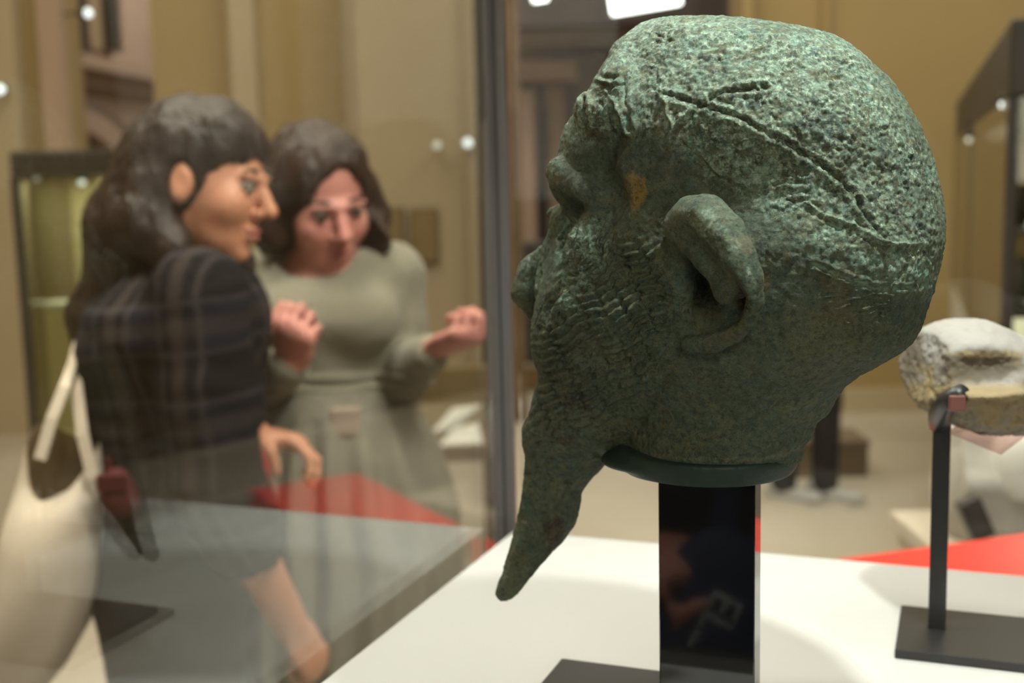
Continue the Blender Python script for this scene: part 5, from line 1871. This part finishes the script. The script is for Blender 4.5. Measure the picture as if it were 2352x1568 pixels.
def vase(label, px, py_top, py_bot, Y, m, wpx):
    t, b = at(px, py_top, Y), at(px, py_bot, Y)
    h = t[2] - b[2]
    w = wpx / FPX * Y / 2
    root = empty('vase', b, label, 'vase')
    prof = [(0.0, 0.55), (0.08, 0.6), (0.30, 0.95), (0.55, 1.0), (0.75, 0.7), (0.88, 0.42), (0.95, 0.55), (1.0, 0.6)]
    bm = bmesh.new()
    add_tube(bm, [b + np.array([0.0006 * i, 0, h * q[0]]) for i, q in enumerate(prof)], [w * q[1] for q in prof], 16)
    link('vessel', bm_mesh('vessel', bm, True, root.location), m, root)
    tube('handle', [b + np.array([w * 0.5, 0, h * 0.86]), b + np.array([w * 1.15, 0, h * 0.8]), b + np.array([w * 0.95, 0, h * 0.5])], w * 0.14, m, root, 6)


shz = at(2330, 520, 3.35)[2]
bR('shelf', LR - 0.8, LR - 0.05, 0.03, 0.38, shz - 0.012, shz, M_DARKFRAME)
vase('dark bronze vessel on the upper shelf of the long case at the right edge', 2345, 425, 519, 3.38, M_DKBRONZE, 40)
shz2 = at(2330, 700, 3.35)[2]
bR('shelf', LR - 0.8, LR - 0.05, 0.03, 0.38, shz2 - 0.012, shz2, M_DARKFRAME)
vase('blue grey stone vessel on the lower shelf of the long case at the right edge', 2340, 590, 699, 3.38, M_SLATE, 50)

# ------------------------------------------------------------------ bench with white booklets beyond the woman in olive grey
YBn = 4.6
a0, a1 = at(905, 930, YBn), at(1150, 930, YBn)
bench = empty('bench', ((a0[0] + a1[0]) / 2, YBn, 0), 'dark wooden bench with a high back under the broad pilaster', 'bench')
zs = at(1000, 1000, YBn)[2]
zb = at(1000, 832, YBn + 0.3)[2]
box('seat', ((a0[0] + a1[0]) / 2, YBn, zs - 0.03), (a1[0] - a0[0], 0.42, 0.06), M_WOOD, bench, bev=0.006)
box('backrest', ((a0[0] + a1[0]) / 2, YBn + 0.24, (zs + zb) / 2 + 0.04), (a1[0] - a0[0], 0.05, zb - zs - 0.10), mat('ochre_wood', (0.27, 0.19, 0.085, 1), 0.5, noise=(5, (0.20, 0.14, 0.06, 1), 0.8)), bench, bev=0.006)
for x in (a0[0] + 0.04, a1[0] - 0.04):
    for y in (YBn - 0.17, YBn + 0.24):
        box('leg', (x, y, (zs if y < YBn else zs + 0.1) / 2 - 0.02), (0.06, 0.05, zs - 0.04 if y < YBn else zs + 0.1 - 0.04), M_WOOD, bench)
M_PAPER = mat('white_paper', (0.78, 0.78, 0.74, 1), 0.6)


def booklet(label, pts, Y, th=0.012):
    q = [at(x, y, Y + d) for x, y, d in pts]
    root = empty('booklet', np.mean(q, axis=0), label, 'booklet', 'white booklets on the bench')
    nn = unit(np.cross(q[1] - q[0], q[3] - q[0]))
    if nn[2] < 0:
        nn = -nn
    for nm, t0, t1, m in (('pages', 0.0, th * 0.7, M_PAPER), ('cover', th * 0.7, th, M_PAPER)):
        bm = bmesh.new()
        f = bm.faces.new([bm.verts.new(p + nn * t0) for p in q])
        r = bmesh.ops.extrude_face_region(bm, geom=[f])
        bmesh.ops.translate(bm, verts=[v for v in r['geom'] if isinstance(v, bmesh.types.BMVert)], vec=tuple(nn * (t1 - t0)))
        link(nm, bm_mesh(nm, bm, False, root.location), m, root)


booklet('white booklet lying on the bench, the nearer and larger one', [(1005, 1034, -0.20), (1112, 1036, -0.20), (1098, 975, 0.02), (1040, 990, 0.0)], YBn)
booklet('white booklet leaning behind the nearer one on the bench', [(986, 1002, 0.02), (1052, 984, 0.10), (1108, 932, 0.19), (1040, 940, 0.19)], YBn)

for k, (xa, ya, xb, yb, lab) in enumerate(((846, 484, 928, 640, 'brown plaque on the broad pilaster beside the sweater shoulder'), (946, 486, 1004, 600, 'narrow brown plaque on the broad pilaster above the raised fist'))):
    a, b = at(xa, ya, 7.15), at(xb, yb, 7.15)
    root = empty('plaque', ((a[0] + b[0]) / 2, 7.17, (a[2] + b[2]) / 2), lab, 'plaque')
    box('panel', root.location, (b[0] - a[0], 0.03, a[2] - b[2]), mat('brown_plaque', (0.24, 0.165, 0.075, 1), 0.7, noise=(6, (0.20, 0.14, 0.06, 1), 0.7)), root, bev=0.004)
    box('frame', root.location + Vector((0, 0.012, 0)), (b[0] - a[0] + 0.03, 0.02, a[2] - b[2] + 0.03), M_WOOD, root, bev=0.004)

# dark cabinet in the hall and the brown box by the far visitor's feet
a, b = at(1196, 560, 8.6), at(1300, 842, 8.6)
cab = empty('cabinet', ((a[0] + b[0]) / 2, 8.8, 0), 'dark grey cabinet in the hall seen between the case corner and the bronze beard', 'cabinet')
box('carcass', ((a[0] + b[0]) / 2, 8.8, (a[2] + b[2]) / 2), (b[0] - a[0], 0.4, a[2] - b[2]), mat('dark_grey_cabinet', (0.045, 0.045, 0.045, 1), 0.5), cab, bev=0.01)
box('plinth', ((a[0] + b[0]) / 2, 8.8, b[2] / 2), (b[0] - a[0] + 0.06, 0.44, b[2]), mat('ochre_wood_plinth', (0.20, 0.125, 0.05, 1), 0.5), cab, bev=0.01)
box('top_board', ((a[0] + b[0]) / 2, 8.8, b[2] + 0.015), (b[0] - a[0] + 0.10, 0.48, 0.03), mat('pale_ledge', (0.40, 0.33, 0.27, 1), 0.6), cab, bev=0.005)
c0_ = atz(1930, 1096, 0.0)
bx = empty('low_box', (c0_[0], c0_[1] + 0.12, 0), 'low brown box on the floor behind the distant grey shoes', 'box')
hb = at(1930, 1012, c0_[1])[2]
xl_, xr_ = at(1830, 1096, c0_[1])[0], at(1994, 1096, c0_[1])[0]
M_BOX = mat('brown_box_board', (0.17, 0.125, 0.085, 1), 0.8, noise=(7, (0.14, 0.10, 0.066, 1), 0.7))
box('box_body', ((xl_ + xr_) / 2, c0_[1] + 0.15, hb / 2 - 0.01), (xr_ - xl_, 0.3, hb - 0.02), M_BOX, bx, bev=0.004)
box('lid', ((xl_ + xr_) / 2, c0_[1] + 0.15, hb - 0.015), (xr_ - xl_ + 0.015, 0.315, 0.03), M_BOX, bx, bev=0.004)

# draped marble fragment and dark block low on the right, behind the stone fragment's stand
YM = 2.45
zmb = at(2280, 1225, YM)[2]
mb = empty('marble_drapery', at(2285, 1225, YM), 'pale grey marble drapery fragment low behind the slim stand at the right', 'sculpture')
F = Field(at(2150, 1240, YM) - np.array([0, 0.2, 0]), at(2480, 960, YM) + np.array([0, 0.2, 0]), 0.006)
Pm = lambda x, y, d=0.0: at(x, y, YM + d)
F.chain([Pm(2215, 1000), Pm(2240, 1110), Pm(2300, 1225)], [0.05, 0.085, 0.10], 0.04)
F.ell(Pm(2300, 1120), (0.115, 0.11, 0.16), 0.05)
F.ell(Pm(2385, 1130), (0.13, 0.12, 0.17), 0.05)
for k in range(5):
    F.chain([Pm(2190 + k * 28, 1000, -0.10), Pm(2225 + k * 34, 1110, -0.13), Pm(2275 + k * 40, 1222, -0.12)], [0.009, 0.016, 0.014], 0.02)
F.plane_cut((0, 0, zmb), (0, 0, -1))
finish(F, 'drapery', mat('pale_grey_marble', (0.50, 0.48, 0.44, 1), 0.7, noise=(6, (0.42, 0.40, 0.36, 1), 0.7)), mb, 2, 0.004, 0.05)
F = Field(Pm(2250, 1190, -0.25), Pm(2450, 930, 0.05), 0.005)
F.ell(Pm(2355, 1068, -0.13), (0.062, 0.05, 0.085), 0.01)
F.ell(Pm(2348, 1030, -0.13), (0.05, 0.05, 0.05), 0.03)
finish(F, 'white_knee', mat('white_marble', (0.80, 0.80, 0.77, 1), 0.5), mb, 2, 0.002, 0.05)
pl_ = empty('plinth_block', (mb.location.x + 0.05, YM, 0), 'grey plinth under the pale marble drapery at the right', 'plinth')
box('plinth_shaft', (mb.location.x + 0.06, YM, zmb / 2 - 0.02), (0.42, 0.36, zmb - 0.04), mat('beige_plinth', (0.50, 0.44, 0.36, 1), 0.7), pl_, bev=0.006)
box('plinth_top', (mb.location.x + 0.06, YM, zmb - 0.02), (0.45, 0.39, 0.04), mat('beige_plinth_top', (0.52, 0.46, 0.38, 1), 0.6), pl_, bev=0.004)
cbk = at(2240, 1190, YM - 0.2)
cb = empty('label_block', (cbk[0], YM - 0.2, zmb), 'small dark slanted label block beside the marble drapery', 'label')
Rb = Matrix.Rotation(math.radians(-24), 3, 'Y')
box('block', cbk + np.array([0, 0, 0.0]), (0.045, 0.03, 0.085), mat('dark_label_block', (0.035, 0.03, 0.028, 1), 0.5), cb, R=Rb, bev=0.003)
box('label_plate', cbk + np.array([0.0, -0.016, 0.004]), (0.034, 0.004, 0.06), mat('label_plate', (0.05, 0.043, 0.04, 1), 0.4), cb, R=Rb)

# ------------------------------------------------------------------ navy shoulder bag of the photographer, mirrored in the black post
pf = BP(uc, vc + 0.011, 0)


def mirrored(px, py, dist):
    d = unit(ray(px, py))
    nrm = E2
    t = ((pf - CAMP) @ nrm) / (d @ nrm)
    q = CAMP + d * t
    return q + (d - 2 * (d @ nrm) * nrm) * dist


D_B = 0.62
cB = mirrored(1650, 1430, D_B)
rB = unit(mirrored(1700, 1430, D_B) - cB)
rB = unit(rB - np.array([0, 0, rB[2]]))
fB = np.array([-rB[1], rB[0], 0.0])
if fB @ (pf - cB) < 0:
    fB = -fB
bag = empty('shoulder_bag', cB, 'navy shoulder bag with white letters beside the camera, mirrored in the black post', 'bag')
M_NAVY = mat('navy_nylon', (0.035, 0.048, 0.12, 1), 0.7, noise=(60, (0.028, 0.038, 0.10, 1), 0.7))
F = Field(cB - 0.16, cB + 0.16, 0.004)
RB = np.array([rB, fB, [0, 0, 1.0]])
F.ell(cB - fB * 0.035, (0.072, 0.038, 0.100), 0.01, RB)
F.ell(cB - fB * 0.035 + np.array([0, 0, -0.03]), (0.076, 0.042, 0.075), 0.02, RB)
finish(F, 'bag_body', M_NAVY, bag, 2)
cu = bpy.data.curves.new('letters', 'FONT')
cu.body = 'EFE'
cu.size = 0.052
cu.extrude = 0.002
cu.align_x = 'CENTER'
cu.align_y = 'CENTER'
cu.materials.append(mat('white_print', (0.75, 0.75, 0.75, 1), 0.7))
lt = bpy.data.objects.new('lettering_source', cu)
COL.objects.link(lt)
bpy.context.view_layer.update()
me_ = bpy.data.meshes.new_from_object(lt.evaluated_get(bpy.context.evaluated_depsgraph_get()))
bpy.data.objects.remove(lt)
lt = bpy.data.objects.new('lettering', me_)
COL.objects.link(lt)
lt.parent = bag
Mx = Matrix(np.stack([-rB, [0, 0, 1.0], fB], 1).tolist()).to_4x4()
if Mx.determinant() < 0:
    Mx = Matrix(np.stack([rB, [0, 0, 1.0], fB], 1).tolist()).to_4x4()
lt.matrix_local = Matrix.Translation(Vector((fB * 0.006).tolist())) @ Mx @ Matrix.Rotation(math.radians(-66), 4, 'Z')
PH.location = (float(cB[0] - fB[0] * 0.26), float(cB[1] - fB[1] * 0.26), 0.0)
ribbon('strap', [cB + np.array([0, 0, 0.08]) - fB * 0.04, cB + np.array([0.02, 0, 0.3]) - fB * 0.08, cB + np.array([0.05, 0, 0.50]) - fB * 0.16, cB + np.array([0.06, 0, 0.56]) - fB * 0.26], fB, 0.03, 0.003, M_NAVY, bag)
